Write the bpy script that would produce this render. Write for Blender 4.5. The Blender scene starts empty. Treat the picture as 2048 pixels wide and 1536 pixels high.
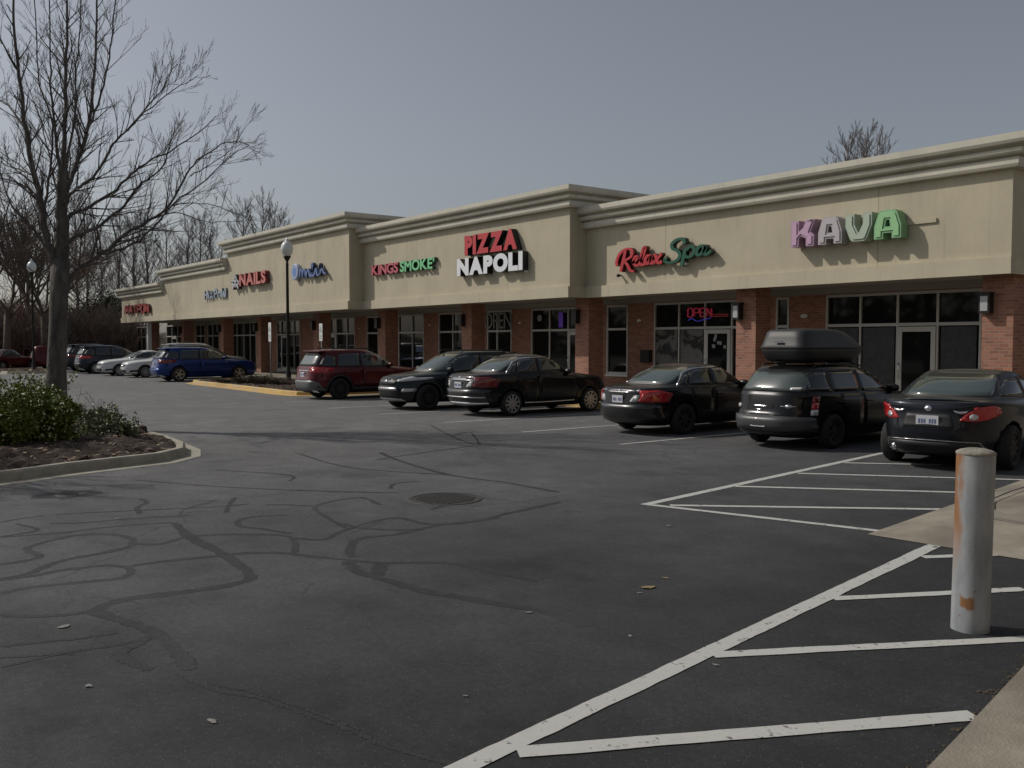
import bpy, bmesh, math, random
from mathutils import Vector, Matrix
from mathutils.bvhtree import BVHTree
PI = math.pi
scene = bpy.context.scene
C = scene.collection

# ------------------------------------------------------------------ camera, sky, sun, exposure
FPX, EYE = 1850.0, 1.9
PITCH = math.atan(83 / FPX)
YAW = math.atan(1414 * math.cos(PITCH) / FPX)
ax = Vector((-math.cos(YAW), math.sin(YAW), 0)); RT = Vector((math.sin(YAW), math.cos(YAW), 0))
FW = Vector((ax.x * math.cos(PITCH), ax.y * math.cos(PITCH), -math.sin(PITCH)))
UP = RT.cross(FW)
cam = bpy.data.objects.new('camera', bpy.data.cameras.new('camera')); C.objects.link(cam)
cam.data.sensor_width = 36; cam.data.lens = FPX / 2048 * 36
cam.data.clip_end = 2000; cam.data.clip_start = 0.05
M3 = Matrix((RT, UP, -FW)).transposed()
cam.matrix_world = Matrix.Translation((0, 0, EYE)) @ M3.to_4x4()
scene.camera = cam

SUNPOS = Vector((-1.43, -1.0, 1.5)).normalized()
world = bpy.data.worlds.new("World"); scene.world = world; world.use_nodes = True
wn = world.node_tree; bg = wn.nodes['Background']
sky = wn.nodes.new('ShaderNodeTexSky'); sky.sky_type = 'NISHITA'; sky.sun_disc = False
sky.sun_elevation = math.asin(SUNPOS.z); sky.sun_rotation = math.atan2(SUNPOS.x, SUNPOS.y)
sky.air_density = 1.0; sky.dust_density = 2.2; sky.ozone_density = 2.0
hs = wn.nodes.new('ShaderNodeHueSaturation'); hs.inputs['Saturation'].default_value = 0.47
wn.links.new(sky.outputs[0], hs.inputs['Color']); wn.links.new(hs.outputs[0], bg.inputs[0])
bg.inputs[1].default_value = 0.088
sl = bpy.data.lights.new('sun', 'SUN'); sl.energy = 3.0; sl.angle = math.radians(0.6); sl.color = (1.0, 0.94, 0.86)
so = bpy.data.objects.new('sun', sl); C.objects.link(so)
so.rotation_euler = SUNPOS.to_track_quat('Z', 'Y').to_euler()
scene.view_settings.view_transform = 'Standard'; scene.view_settings.look = 'None'
scene.view_settings.exposure = -0.33; scene.view_settings.gamma = 1

# ------------------------------------------------------------------ pixel helpers (photo 2048x1536)
def ray(x, y): return FW + RT * ((x - 1024) / FPX) + UP * ((768 - y) / FPX)
def G(x, y, z=0.0):
    d = ray(x, y); t = (z - EYE) / d.z; return (d.x * t, d.y * t)
def onY(x, y, Y):
    d = ray(x, y); t = Y / d.y; return (d.x * t, EYE + d.z * t)

# ------------------------------------------------------------------ materials
def _m(name):
    m = bpy.data.materials.new(name); m.use_nodes = True
    nt = m.node_tree; return m, nt, nt.nodes['Principled BSDF']
def plain(name, col, rough=0.6, metal=0.0, coat=0.0, spec=0.5):
    m, nt, b = _m(name)
    b.inputs['Base Color'].default_value = (*col, 1); b.inputs['Roughness'].default_value = rough
    b.inputs['Metallic'].default_value = metal; b.inputs['Coat Weight'].default_value = coat
    b.inputs['Coat Roughness'].default_value = 0.04
    b.inputs['Specular IOR Level'].default_value = spec
    return m
def emit(name, col, s):
    m, nt, b = _m(name)
    b.inputs['Base Color'].default_value = (*col, 1); b.inputs['Emission Color'].default_value = (*col, 1)
    b.inputs['Emission Strength'].default_value = s; return m
def noisy(name, c1, c2, scale=5.0, rough=0.8, bump=0.2, bscale=None, detail=6, stretch=None, metal=0, c3=None, c3scale=0.4):
    m, nt, b = _m(name); N = nt.nodes; L = nt.links
    tc = N.new('ShaderNodeTexCoord'); mp = N.new('ShaderNodeMapping'); L.new(tc.outputs['Object'], mp.inputs[0])
    if stretch: mp.inputs['Scale'].default_value = stretch
    n = N.new('ShaderNodeTexNoise'); n.inputs['Scale'].default_value = scale; n.inputs['Detail'].default_value = detail
    n.inputs['Roughness'].default_value = .65
    L.new(mp.outputs[0], n.inputs['Vector'])
    r = N.new('ShaderNodeValToRGB'); r.color_ramp.elements[0].position = .35; r.color_ramp.elements[1].position = .68
    r.color_ramp.elements[0].color = (*c1, 1); r.color_ramp.elements[1].color = (*c2, 1)
    L.new(n.outputs['Fac'], r.inputs[0]); out = r.outputs[0]
    if c3:
        n3 = N.new('ShaderNodeTexNoise'); n3.inputs['Scale'].default_value = c3scale; n3.inputs['Detail'].default_value = 4
        L.new(tc.outputs['Object'], n3.inputs['Vector'])
        r3 = N.new('ShaderNodeMapRange'); r3.inputs[1].default_value = .45; r3.inputs[2].default_value = .7
        L.new(n3.outputs['Fac'], r3.inputs[0])
        mx = N.new('ShaderNodeMix'); mx.data_type = 'RGBA'; L.new(r3.outputs[0], mx.inputs[0])
        L.new(out, mx.inputs[6]); mx.inputs[7].default_value = (*c3, 1); out = mx.outputs[2]
    L.new(out, b.inputs['Base Color'])
    b.inputs['Roughness'].default_value = rough; b.inputs['Metallic'].default_value = metal
    n2 = N.new('ShaderNodeTexNoise'); n2.inputs['Scale'].default_value = bscale or scale * 6; n2.inputs['Detail'].default_value = 3
    L.new(mp.outputs[0], n2.inputs['Vector'])
    bp = N.new('ShaderNodeBump'); bp.inputs['Strength'].default_value = bump; bp.inputs['Distance'].default_value = .02
    L.new(n2.outputs['Fac'], bp.inputs['Height']); L.new(bp.outputs[0], b.inputs['Normal'])
    return m
def brick_mat():
    m, nt, b = _m('brick'); N = nt.nodes; L = nt.links
    tc = N.new('ShaderNodeTexCoord'); sx = N.new('ShaderNodeSeparateXYZ'); L.new(tc.outputs['Object'], sx.inputs[0])
    ad = N.new('ShaderNodeMath'); L.new(sx.outputs[0], ad.inputs[0]); L.new(sx.outputs[1], ad.inputs[1])
    cb = N.new('ShaderNodeCombineXYZ'); L.new(ad.outputs[0], cb.inputs[0]); L.new(sx.outputs[2], cb.inputs[1])
    bt = N.new('ShaderNodeTexBrick'); L.new(cb.outputs[0], bt.inputs['Vector'])
    bt.inputs['Scale'].default_value = 1.0; bt.inputs['Brick Width'].default_value = .21; bt.inputs['Row Height'].default_value = .075
    bt.inputs['Mortar Size'].default_value = .007; bt.inputs['Mortar Smooth'].default_value = .2
    bt.inputs['Color1'].default_value = (.40, .175, .11, 1); bt.inputs['Color2'].default_value = (.24, .10, .067, 1)
    bt.inputs['Mortar'].default_value = (.30, .25, .20, 1); bt.inputs['Bias'].default_value = -.1
    nz = N.new('ShaderNodeTexNoise'); nz.inputs['Scale'].default_value = 1.3; nz.inputs['Detail'].default_value = 5
    L.new(tc.outputs['Object'], nz.inputs['Vector'])
    mr = N.new('ShaderNodeMapRange'); mr.inputs[3].default_value = .75; mr.inputs[4].default_value = 1.2; L.new(nz.outputs['Fac'], mr.inputs[0])
    mx = N.new('ShaderNodeMix'); mx.data_type = 'RGBA'; mx.blend_type = 'MULTIPLY'; mx.inputs[0].default_value = 1
    L.new(bt.outputs['Color'], mx.inputs[6]); L.new(mr.outputs[0], mx.inputs[7]); L.new(mx.outputs[2], b.inputs['Base Color'])
    b.inputs['Roughness'].default_value = .85
    bp = N.new('ShaderNodeBump'); bp.inputs['Strength'].default_value = .5; bp.inputs['Distance'].default_value = .01; bp.invert = True
    L.new(bt.outputs['Fac'], bp.inputs['Height']); L.new(bp.outputs[0], b.inputs['Normal'])
    return m
def stucco_mat(name, col, seam=0.0):
    m, nt, b = _m(name); N = nt.nodes; L = nt.links
    tc = N.new('ShaderNodeTexCoord')
    n = N.new('ShaderNodeTexNoise'); n.inputs['Scale'].default_value = .9; n.inputs['Detail'].default_value = 8; n.inputs['Roughness'].default_value = .7
    mp = N.new('ShaderNodeMapping'); mp.inputs['Scale'].default_value = (1.1, 1.1, .75)
    L.new(tc.outputs['Object'], mp.inputs[0]); L.new(mp.outputs[0], n.inputs['Vector'])
    r = N.new('ShaderNodeMapRange'); r.inputs[1].default_value = .3; r.inputs[2].default_value = .75
    r.inputs[3].default_value = .84; r.inputs[4].default_value = 1.07; L.new(n.outputs['Fac'], r.inputs[0])
    mp2 = N.new('ShaderNodeMapping'); mp2.inputs['Scale'].default_value = (7, 7, .25); L.new(tc.outputs['Object'], mp2.inputs[0])
    nd = N.new('ShaderNodeTexNoise'); nd.inputs['Scale'].default_value = 1; nd.inputs['Detail'].default_value = 4; L.new(mp2.outputs[0], nd.inputs['Vector'])
    rd = N.new('ShaderNodeMapRange'); rd.inputs[1].default_value = .56; rd.inputs[2].default_value = .72; rd.inputs[3].default_value = 1; rd.inputs[4].default_value = .90; L.new(nd.outputs['Fac'], rd.inputs[0])
    mm = N.new('ShaderNodeMath'); mm.operation = 'MULTIPLY'; L.new(r.outputs[0], mm.inputs[0]); L.new(rd.outputs[0], mm.inputs[1])
    mx = N.new('ShaderNodeMix'); mx.data_type = 'RGBA'; mx.blend_type = 'MULTIPLY'; mx.inputs[0].default_value = 1
    mx.inputs[6].default_value = (*col, 1); L.new(mm.outputs[0], mx.inputs[7]); out = mx.outputs[2]
    if seam:
        sx = N.new('ShaderNodeSeparateXYZ'); L.new(tc.outputs['Object'], sx.inputs[0])
        md = N.new('ShaderNodeMath'); md.operation = 'PINGPONG'; md.inputs[1].default_value = seam; L.new(sx.outputs[0], md.inputs[0])
        lt = N.new('ShaderNodeMath'); lt.operation = 'LESS_THAN'; lt.inputs[1].default_value = .016; L.new(md.outputs[0], lt.inputs[0])
        m2 = N.new('ShaderNodeMix'); m2.data_type = 'RGBA'; L.new(lt.outputs[0], m2.inputs[0]); L.new(out, m2.inputs[6])
        m2.inputs[7].default_value = (col[0] * .70, col[1] * .68, col[2] * .66, 1); out = m2.outputs[2]
    L.new(out, b.inputs['Base Color']); b.inputs['Roughness'].default_value = .9
    n2 = N.new('ShaderNodeTexNoise'); n2.inputs['Scale'].default_value = 60; L.new(tc.outputs['Object'], n2.inputs['Vector'])
    bp = N.new('ShaderNodeBump'); bp.inputs['Strength'].default_value = .25; bp.inputs['Distance'].default_value = .004
    L.new(n2.outputs['Fac'], bp.inputs['Height']); L.new(bp.outputs[0], b.inputs['Normal'])
    return m
def asphalt_mat():
    m, nt, b = _m('asphalt'); N = nt.nodes; L = nt.links
    tc = N.new('ShaderNodeTexCoord')
    def noise(s, d=6, vec=None, r=.6):
        n = N.new('ShaderNodeTexNoise'); n.inputs['Scale'].default_value = s; n.inputs['Detail'].default_value = d; n.inputs['Roughness'].default_value = r
        L.new(vec or tc.outputs['Object'], n.inputs['Vector']); return n.outputs['Fac']
    def ramp(src, a, bb, lo, hi):
        r = N.new('ShaderNodeMapRange'); r.inputs[1].default_value = a; r.inputs[2].default_value = bb; r.inputs[3].default_value = lo; r.inputs[4].default_value = hi
        L.new(src, r.inputs[0]); return r.outputs[0]
    def mul(x, y):
        r = N.new('ShaderNodeMath'); r.operation = 'MULTIPLY'; L.new(x, r.inputs[0]); L.new(y, r.inputs[1]); return r.outputs[0]
    # newer seal coat to the right (+X), older grey wearing course to the left: a real change of surface, with a wavy edge; farther out, grazing sheen is painted into the colour
    sx = N.new('ShaderNodeSeparateXYZ'); L.new(tc.outputs['Object'], sx.inputs[0])
    wob = ramp(noise(.35, 5), .3, .7, -2.2, 2.2)
    ad = N.new('ShaderNodeMath'); L.new(sx.outputs[0], ad.inputs[0]); L.new(wob, ad.inputs[1])
    old = ramp(ad.outputs[0], -9.0, -3.0, 1.0, 0.0); far_sheen = ramp(ad.outputs[0], -19.0, -9.0, 1.0, 0.0)
    lum = ramp(noise(.25, 5), .3, .7, .85, 1.15)
    blot = ramp(noise(1.7, 7, r=.7), .3, .75, .78, 1.24)
    grit = ramp(noise(140, 3), .35, .7, .60, 1.55)
    mid = ramp(noise(22, 6, r=.75), .35, .7, .76, 1.28)
    stain = ramp(noise(.7, 6, r=.7), .56, .64, 1.0, .80); fade = ramp(noise(.45, 7, r=.75), .54, .66, 1.0, 1.22)
    f = mul(mul(mul(mul(mul(lum, blot), grit), mid), stain), fade)
    c = N.new('ShaderNodeMix'); c.data_type = 'RGBA'; L.new(old, c.inputs[0])
    c.inputs[6].default_value = (.024, .0245, .026, 1); c.inputs[7].default_value = (.074, .075, .078, 1)
    c0 = N.new('ShaderNodeMix'); c0.data_type = 'RGBA'; L.new(far_sheen, c0.inputs[0]); L.new(c.outputs[2], c0.inputs[6]); c0.inputs[7].default_value = (.145, .143, .141, 1); c = c0
    c2 = N.new('ShaderNodeMix'); c2.data_type = 'RGBA'; c2.blend_type = 'MULTIPLY'; c2.inputs[0].default_value = 1
    L.new(c.outputs[2], c2.inputs[6]); L.new(f, c2.inputs[7])
    vo = N.new('ShaderNodeTexVoronoi'); vo.inputs['Scale'].default_value = 55; L.new(tc.outputs['Object'], vo.inputs['Vector'])
    sp = N.new('ShaderNodeSeparateColor'); L.new(vo.outputs['Color'], sp.inputs[0])
    gt = N.new('ShaderNodeMath'); gt.operation = 'GREATER_THAN'; gt.inputs[1].default_value = .86; L.new(sp.outputs[0], gt.inputs[0])
    ds = N.new('ShaderNodeMath'); ds.operation = 'LESS_THAN'; ds.inputs[1].default_value = .28; L.new(vo.outputs['Distance'], ds.inputs[0])
    st = mul(gt.outputs[0], ds.outputs[0]); stm = N.new('ShaderNodeMath'); stm.operation = 'MULTIPLY'; stm.inputs[1].default_value = .26; L.new(st, stm.inputs[0])
    c3 = N.new('ShaderNodeMix'); c3.data_type = 'RGBA'; L.new(stm.outputs[0], c3.inputs[0]); L.new(c2.outputs[2], c3.inputs[6]); c3.inputs[7].default_value = (.2, .19, .18, 1)
    nw = N.new('ShaderNodeTexNoise'); nw.inputs['Scale'].default_value = 1.2; nw.inputs['Detail'].default_value = 6; L.new(tc.outputs['Object'], nw.inputs['Vector'])
    ws = N.new('ShaderNodeVectorMath'); ws.operation = 'MULTIPLY_ADD'; L.new(nw.outputs['Color'], ws.inputs[0]); ws.inputs[1].default_value = (.9, .9, 0); L.new(tc.outputs['Object'], ws.inputs[2])
    ve = N.new('ShaderNodeTexVoronoi'); ve.feature = 'DISTANCE_TO_EDGE'; ve.inputs['Scale'].default_value = 1.1; L.new(ws.outputs[0], ve.inputs['Vector'])
    hair = ramp(ve.outputs['Distance'], .004, .016, 1, 0); hm = mul(mul(hair, ramp(noise(.5, 4), .50, .60, 0, 1)), old); hmm = N.new('ShaderNodeMath'); hmm.operation = 'MULTIPLY'; hmm.inputs[1].default_value = .6; L.new(hm, hmm.inputs[0])
    c4 = N.new('ShaderNodeMix'); c4.data_type = 'RGBA'; L.new(hmm.outputs[0], c4.inputs[0]); L.new(c3.outputs[2], c4.inputs[6]); c4.inputs[7].default_value = (.018, .018, .018, 1)
    L.new(c4.outputs[2], b.inputs['Base Color'])
    L.new(ramp(noise(2.1, 4), .3, .7, .72, .92), b.inputs['Roughness'])
    b.inputs['Specular IOR Level'].default_value = .35
    bp = N.new('ShaderNodeBump'); bp.inputs['Strength'].default_value = .55; bp.inputs['Distance'].default_value = .006
    L.new(noise(110, 4), bp.inputs['Height']); L.new(bp.outputs[0], b.inputs['Normal'])
    return m
def paint_line_mat(name, col, worn):
    m, nt, b = _m(name); N = nt.nodes; L = nt.links
    tc = N.new('ShaderNodeTexCoord'); n = N.new('ShaderNodeTexNoise'); n.inputs['Scale'].default_value = 9; n.inputs['Detail'].default_value = 9; n.inputs['Roughness'].default_value = .8
    L.new(tc.outputs['Object'], n.inputs['Vector'])
    r = N.new('ShaderNodeValToRGB'); e = r.color_ramp.elements
    e[0].position = worn; e[0].color = (.07, .07, .07, 1); e[1].position = worn + .05; e[1].color = (*col, 1)
    e2 = e.new(.75); e2.color = tuple(c * .85 for c in col) + (1,)
    L.new(n.outputs['Fac'], r.inputs[0]); L.new(r.outputs[0], b.inputs['Base Color']); b.inputs['Roughness'].default_value = .7
    return m

MB_ = brick_mat()
M = dict(
    asphalt=asphalt_mat(),
    brick=MB_,
    stucco=stucco_mat('stucco', (.53, .475, .35), seam=3.45),
    trim=stucco_mat('stucco_trim', (.64, .61, .505)),
    band=stucco_mat('stucco_band', (.56, .505, .375)),
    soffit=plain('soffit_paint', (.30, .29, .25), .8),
    concrete=noisy('concrete', (.215, .19, .148), (.31, .28, .222), 3, .9, .3, 60, c3=(.165, .145, .115), c3scale=1.2),
    gutter=noisy('gutter_concrete', (.30, .28, .22), (.42, .39, .31), 5, .9, .3, 70),
    yellow=noisy('yellow_kerb_paint', (.50, .33, .10), (.58, .40, .15), 6, .8, .15, c3=(.38, .33, .25), c3scale=1.5),
    mulch=noisy('mulch', (.022, .015, .011), (.075, .045, .030), 22, .95, .9, 60),
    litter=noisy('leaf_litter', (.045, .035, .022), (.11, .085, .055), 1.2, .95, .5, 12),
    roof=plain('roof_membrane', (.35, .35, .34), .8),
    alum=plain('aluminium_frame', (.50, .49, .46), .5, .2),
    glass=plain('shop_glass', (.009, .011, .010), .04, spec=.22),
    bronze=plain('dark_bronze', (.02, .018, .016), .45, .3),
    white=plain('white_paint', (.72, .72, .70), .5),
    black=plain('black_plastic', (.012, .012, .013), .5),
    rubber=noisy('tyre_rubber', (.012, .012, .012), (.022, .022, .022), 30, .85, .2),
    well=plain('wheel_well', (.004, .004, .004), .95, spec=.1),
    chrome=plain('chrome', (.75, .75, .76), .12, 1.0),
    alloy=plain('alloy_rim', (.42, .42, .43), .3, .85),
    brake_shaderim=plain('dark_brake_and_shaded_rim', (.03, .03, .03), .6, .4),  # brake disc; as rimmat, shade painted onto alloy rims
    carglass=plain('car_glass', (.014, .020, .020), .03, coat=.4, spec=.8),
    cargreen=plain('tinted_rear_glass', (.045, .065, .058), .08, coat=.5, spec=.9),
    carsheen=plain('sky_sheen_rear_glass', (.075, .095, .088), .14, coat=.5, spec=.9),  # pale base stands in for bright sky reflection
    redlens=plain('red_lens', (.42, .018, .022), .12, coat=.6),
    darkred=plain('dark_red_lens', (.16, .010, .014), .15, coat=.6),
    amber=plain('amber_lens', (.60, .14, .02), .15, coat=.6),
    clear=plain('clear_lens', (.55, .56, .55), .08, .3, coat=.8),
    plate=plain('plate_white', (.60, .61, .66), .4),
    plateink=plain('plate_ink', (.10, .13, .28), .5),
    line=paint_line_mat('line_paint', (.50, .50, .47), .385),
    wornline=paint_line_mat('worn_line_paint', (.50, .49, .46), .40),
    seal=noisy('crack_sealant', (.012, .012, .013), (.030, .030, .030), 9, .85, .4, 60, c3=(.037, .037, .038), c3scale=.9),
    iron=noisy('cast_iron', (.03, .028, .026), (.06, .055, .05), 20, .7, .5, 60),
    bark=noisy('bark', (.065, .058, .050), (.16, .145, .125), 7, .95, .8, 24, stretch=(1, 1, .35)),
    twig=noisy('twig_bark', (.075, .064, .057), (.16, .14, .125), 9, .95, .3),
    hazetwig=noisy('hazed_twig_bark', (.13, .115, .108), (.22, .195, .18), 3, .95, .2),  # bark paled, distance haze put into its colour
    brush=noisy('brush_bark', (.085, .068, .055), (.17, .135, .105), 1.5, .95, .2, c3=(.13, .065, .052), c3scale=.25),
    leaf=noisy('shrub_leaf', (.065, .095, .010), (.21, .25, .035), 14, .5, .1),
    leafb=noisy('low_shrub_leaf', (.05, .065, .022), (.14, .16, .07), 14, .55, .1),
    needles=noisy('evergreen', (.018, .030, .014), (.045, .062, .026), 6, .8, .2),
    petal=plain('pale_leaf', (.38, .44, .20), .5),
    globe=plain('frosted_globe', (.70, .72, .70), .25, coat=.4),
    neonred=emit('neon_red', (.36, .02, .045), .22),
    neonblue=emit('neon_blue', (.10, .08, .8), .15),
    purple=emit('purple_sign_light', (.13, .05, .45), .09),
    chip=plain('wood_chip', (.28, .20, .13), .9),
)

# ------------------------------------------------------------------ mesh helpers
class MB:
    def __init__(s): s.v = []; s.f = []; s.m = []
    def add(s, vs, fs, mi=0):
        o = len(s.v); s.v += [tuple(p) for p in vs]; s.f += [tuple(o + i for i in f) for f in fs]; s.m += [mi] * len(fs)
    def box(s, x0, x1, y0, y1, z0, z1, mi=0):
        s.add([(x0, y0, z0), (x1, y0, z0), (x1, y1, z0), (x0, y1, z0), (x0, y0, z1), (x1, y0, z1), (x1, y1, z1), (x0, y1, z1)],
              [(0, 3, 2, 1), (4, 5, 6, 7), (0, 1, 5, 4), (1, 2, 6, 5), (2, 3, 7, 6), (3, 0, 4, 7)], mi)
    def prism(s, poly, z0, z1, mi=0, mtop=None):
        n = len(poly)
        a = sum(poly[i][0] * poly[(i + 1) % n][1] - poly[(i + 1) % n][0] * poly[i][1] for i in range(n))
        if a < 0: poly = poly[::-1]
        s.add([(x, y, z0) for x, y in poly] + [(x, y, z1) for x, y in poly],
              [(i, (i + 1) % n, n + (i + 1) % n, n + i) for i in range(n)] + [tuple(range(n - 1, -1, -1))], mi)
        s.add([(x, y, z1) for x, y in poly], [tuple(range(n))], mi if mtop is None else mtop)
    def tube(s, pts, rad, n=6, mi=0, caps=True):
        pts = [Vector(p) for p in pts]; k = len(pts)
        if not hasattr(rad, '__len__'): rad = [rad] * k
        base = len(s.v); prev = None
        for i, p in enumerate(pts):
            d = (pts[min(i + 1, k - 1)] - pts[max(i - 1, 0)])
            if d.length < 1e-9: d = Vector((0, 0, 1))
            d.normalize()
            if prev is None:
                q = Vector((0, 0, 1)) if abs(d.z) < .9 else Vector((1, 0, 0)); u = d.cross(q).normalized()
            else:
                u = prev - d * prev.dot(d)
                u = u.normalized() if u.length > 1e-6 else d.orthogonal().normalized()
            prev = u; w = d.cross(u)
            for j in range(n):
                a = 2 * PI * j / n; s.v.append(tuple(p + (u * math.cos(a) + w * math.sin(a)) * rad[i]))
        for i in range(k - 1):
            for j in range(n):
                a = base + i * n + j; b = base + i * n + (j + 1) % n
                s.f.append((a, b, b + n, a + n)); s.m.append(mi)
        if caps:
            s.f.append(tuple(base + j for j in range(n - 1, -1, -1))); s.m.append(mi)
            s.f.append(tuple(base + (k - 1) * n + j for j in range(n))); s.m.append(mi)
    def lathe(s, prof, n=24, c=(0, 0, 0), axis='z', mi=0):
        base = len(s.v); k = len(prof)
        for r, h in prof:
            for j in range(n):
                a = 2 * PI * j / n; x, y = r * math.cos(a), r * math.sin(a)
                p = (x, y, h) if axis == 'z' else (x, h, y)
                s.v.append((p[0] + c[0], p[1] + c[1], p[2] + c[2]))
        for i in range(k - 1):
            for j in range(n):
                a = base + i * n + j; b = base + i * n + (j + 1) % n
                s.f.append((a, b, b + n, a + n) if axis == 'z' else (a, a + n, b + n, b)); s.m.append(mi)
    def build(s, name, mats, parent=None, smooth=False, loc=None, bevel=0):
        me = bpy.data.meshes.new(name); me.from_pydata(s.v, [], s.f); me.validate()
        if not isinstance(mats, (list, tuple)): mats = [mats]
        for m in mats: me.materials.append(m)
        if len(me.polygons) == len(s.m): me.polygons.foreach_set('material_index', s.m)
        if smooth: me.polygons.foreach_set('use_smooth', [True] * len(me.polygons))
        me.update()
        o = bpy.data.objects.new(name, me); C.objects.link(o)
        if parent: o.parent = parent
        if loc: o.location = loc
        if bevel:
            b = o.modifiers.new('bevel', 'BEVEL'); b.width = bevel; b.segments = 2; b.limit_method = 'ANGLE'; b.angle_limit = math.radians(40)
        return o
def thing(name, label, cat, loc=(0, 0, 0), rz=0, group=None):
    o = bpy.data.objects.new(name, None); C.objects.link(o); o.location = loc; o.rotation_euler = (0, 0, rz)
    o.empty_display_size = .2
    o['label'] = label; o['category'] = cat
    if group: o['group'] = group
    return o
def tag(o, label, cat, group=None):
    o['label'] = label; o['category'] = cat
    if group: o['group'] = group
    return o
def struct(o): o['kind'] = 'structure'; return o
def ribbon(mb, pts, w, z, mi=0):
    """flat strip on the ground"""
    k = len(pts); P = [Vector((p[0], p[1], 0)) for p in pts]; vs = []
    ws = w if hasattr(w, '__len__') else [w] * k
    for i, p in enumerate(P):
        d = (P[min(i + 1, k - 1)] - P[max(i - 1, 0)]).normalized(); n = Vector((-d.y, d.x, 0)) * ws[i] / 2
        vs += [(p.x + n.x, p.y + n.y, z), (p.x - n.x, p.y - n.y, z)]
    mb.add(vs, [(2 * i + 1, 2 * i + 3, 2 * i + 2, 2 * i) for i in range(k - 1)], mi)
def smooth_path(pts, sub=6):
    out = []; n = len(pts)
    for i in range(n - 1):
        p0, p1, p2, p3 = pts[max(i - 1, 0)], pts[i], pts[i + 1], pts[min(i + 2, n - 1)]
        for j in range(sub):
            t = j / sub
            out.append(tuple(.5 * ((2 * p1[a]) + (-p0[a] + p2[a]) * t + (2 * p0[a] - 5 * p1[a] + 4 * p2[a] - p3[a]) * t * t + (-p0[a] + 3 * p1[a] - 3 * p2[a] + p3[a]) * t ** 3) for a in range(len(p1))))
    out.append(tuple(pts[-1])); return out
def rp(pts, r, seg=4):
    out = []; n = len(pts)
    for i in range(n):
        a, b, c = Vector(pts[i - 1]), Vector(pts[i]), Vector(pts[(i + 1) % n])
        rr = min(r, (a - b).length * .45, (c - b).length * .45)
        p = b + (a - b).normalized() * rr; q = b + (c - b).normalized() * rr
        for j in range(seg + 1):
            t = j / seg; out.append(tuple(p * (1 - t) ** 2 + b * 2 * t * (1 - t) + q * t * t))
    return out

# ------------------------------------------------------------------ ground, lot, kerbs, markings
g = MB(); g.add([(-700, -300, -.05), (300, -300, -.05), (300, 500, -.05), (-700, 500, -.05)], [(0, 1, 2, 3)])
struct(g.build('ground', M['litter']))
g = MB(); g.add([(-84, -60, 0), (60, -60, 0), (60, 24, 0), (-84, 24, 0)], [(0, 1, 2, 3)])
struct(g.build('parking_lot', M['asphalt']))

# storefront walk
SW = 18.35; WALL = 22.8; PIERY = 21.0
g = MB()
g.box(-78, -5.3, SW + .16, WALL + 3, 0, .15, 0)
g.box(-78, -24.6, SW, SW + .157, 0, .153, 1); g.box(-24.6, -17.2, SW, SW + .157, 0, .153, 2); g.box(-17.2, -5.3, SW, SW + .157, 0, .153, 1)
struct(g.build('storefront_sidewalk', [M['concrete'], M['gutter'], M['yellow']]))
g = MB(); g.box(-78, -24.6, SW - .45, SW - .003, -.01, .006, 0); g.box(-24.597, -17.2, SW - .45, SW - .003, -.01, .006, 1)
struct(g.build('kerb_gutter', [M['gutter'], M['yellow']]))

# concrete ramp and walk at the right edge
g = MB()
vs = [(-5.08, 8.30, .006), (-5.90, 13.9, .006), (-6.1, SW, .006), (-4.62, 9.35, .14), (-5.25, 13.9, .15), (-5.3, SW + .3, .15), (-3.0, 8.46, .006), (2, 8.46, .006), (-3.4, 9.2, .14), (2, 9.2, .15), (2, SW + 6, .15), (-5.3, SW + 6, .15)]
g.add(vs, [(0, 3, 4, 1), (1, 4, 5, 2), (0, 6, 8, 3), (6, 7, 9, 8), (3, 8, 9, 10, 11, 5, 4)])
rampo = struct(g.build('kerb_ramp', M['concrete']))
g = MB(); ribbon(g, [(-4.62, 9.9), (-4.9, 10.5), (-5.02, 11.2), (-5.12, 12.2), (-5.2, 13.8)], .03, .157); ribbon(g, [(-4.5, 9.38), (-3.4, 9.26), (1.5, 9.26)], .02, .157)
struct(g.build('pavement_joint', M['seal']))

# near walk in the lower right corner, kerb edge with crumbled joint
near = [(-2.75, 7.4), (-2.38, 5.53), (-2.07, 3.96), (-1.78, 2.4), (-1.6, 0.5), (-1.5, -6), (4, -6), (4, 7.4)]
near_s = smooth_path(near[:6], 5) + near[6:]
g = MB(); g.prism(near_s, 0, .045)
struct(g.build('near_sidewalk', M['concrete']))
random.seed(4)
g = MB()
for i in range(420):
    t = random.random() * 6.9 - .2
    k = min(range(len(near_s) - 2), key=lambda q: abs(near_s[q][1] - t) if near_s[q][0] < 0 else 9)
    x = near_s[k][0] - abs(random.gauss(0, .035)) - .01; s = random.uniform(.003, .012)
    v0 = len(g.v); g.lathe([(0, s * .8), (s, s * .4), (s * .9, 0)], 5, (x, t + random.uniform(-.05, .05), 0)); g.v[v0:] = [(p[0] + random.gauss(0, s * .25), p[1] + random.gauss(0, s * .35), p[2]) for p in g.v[v0:]]
o = g.build('gravel', M['litter']); o['kind'] = 'stuff'

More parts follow.
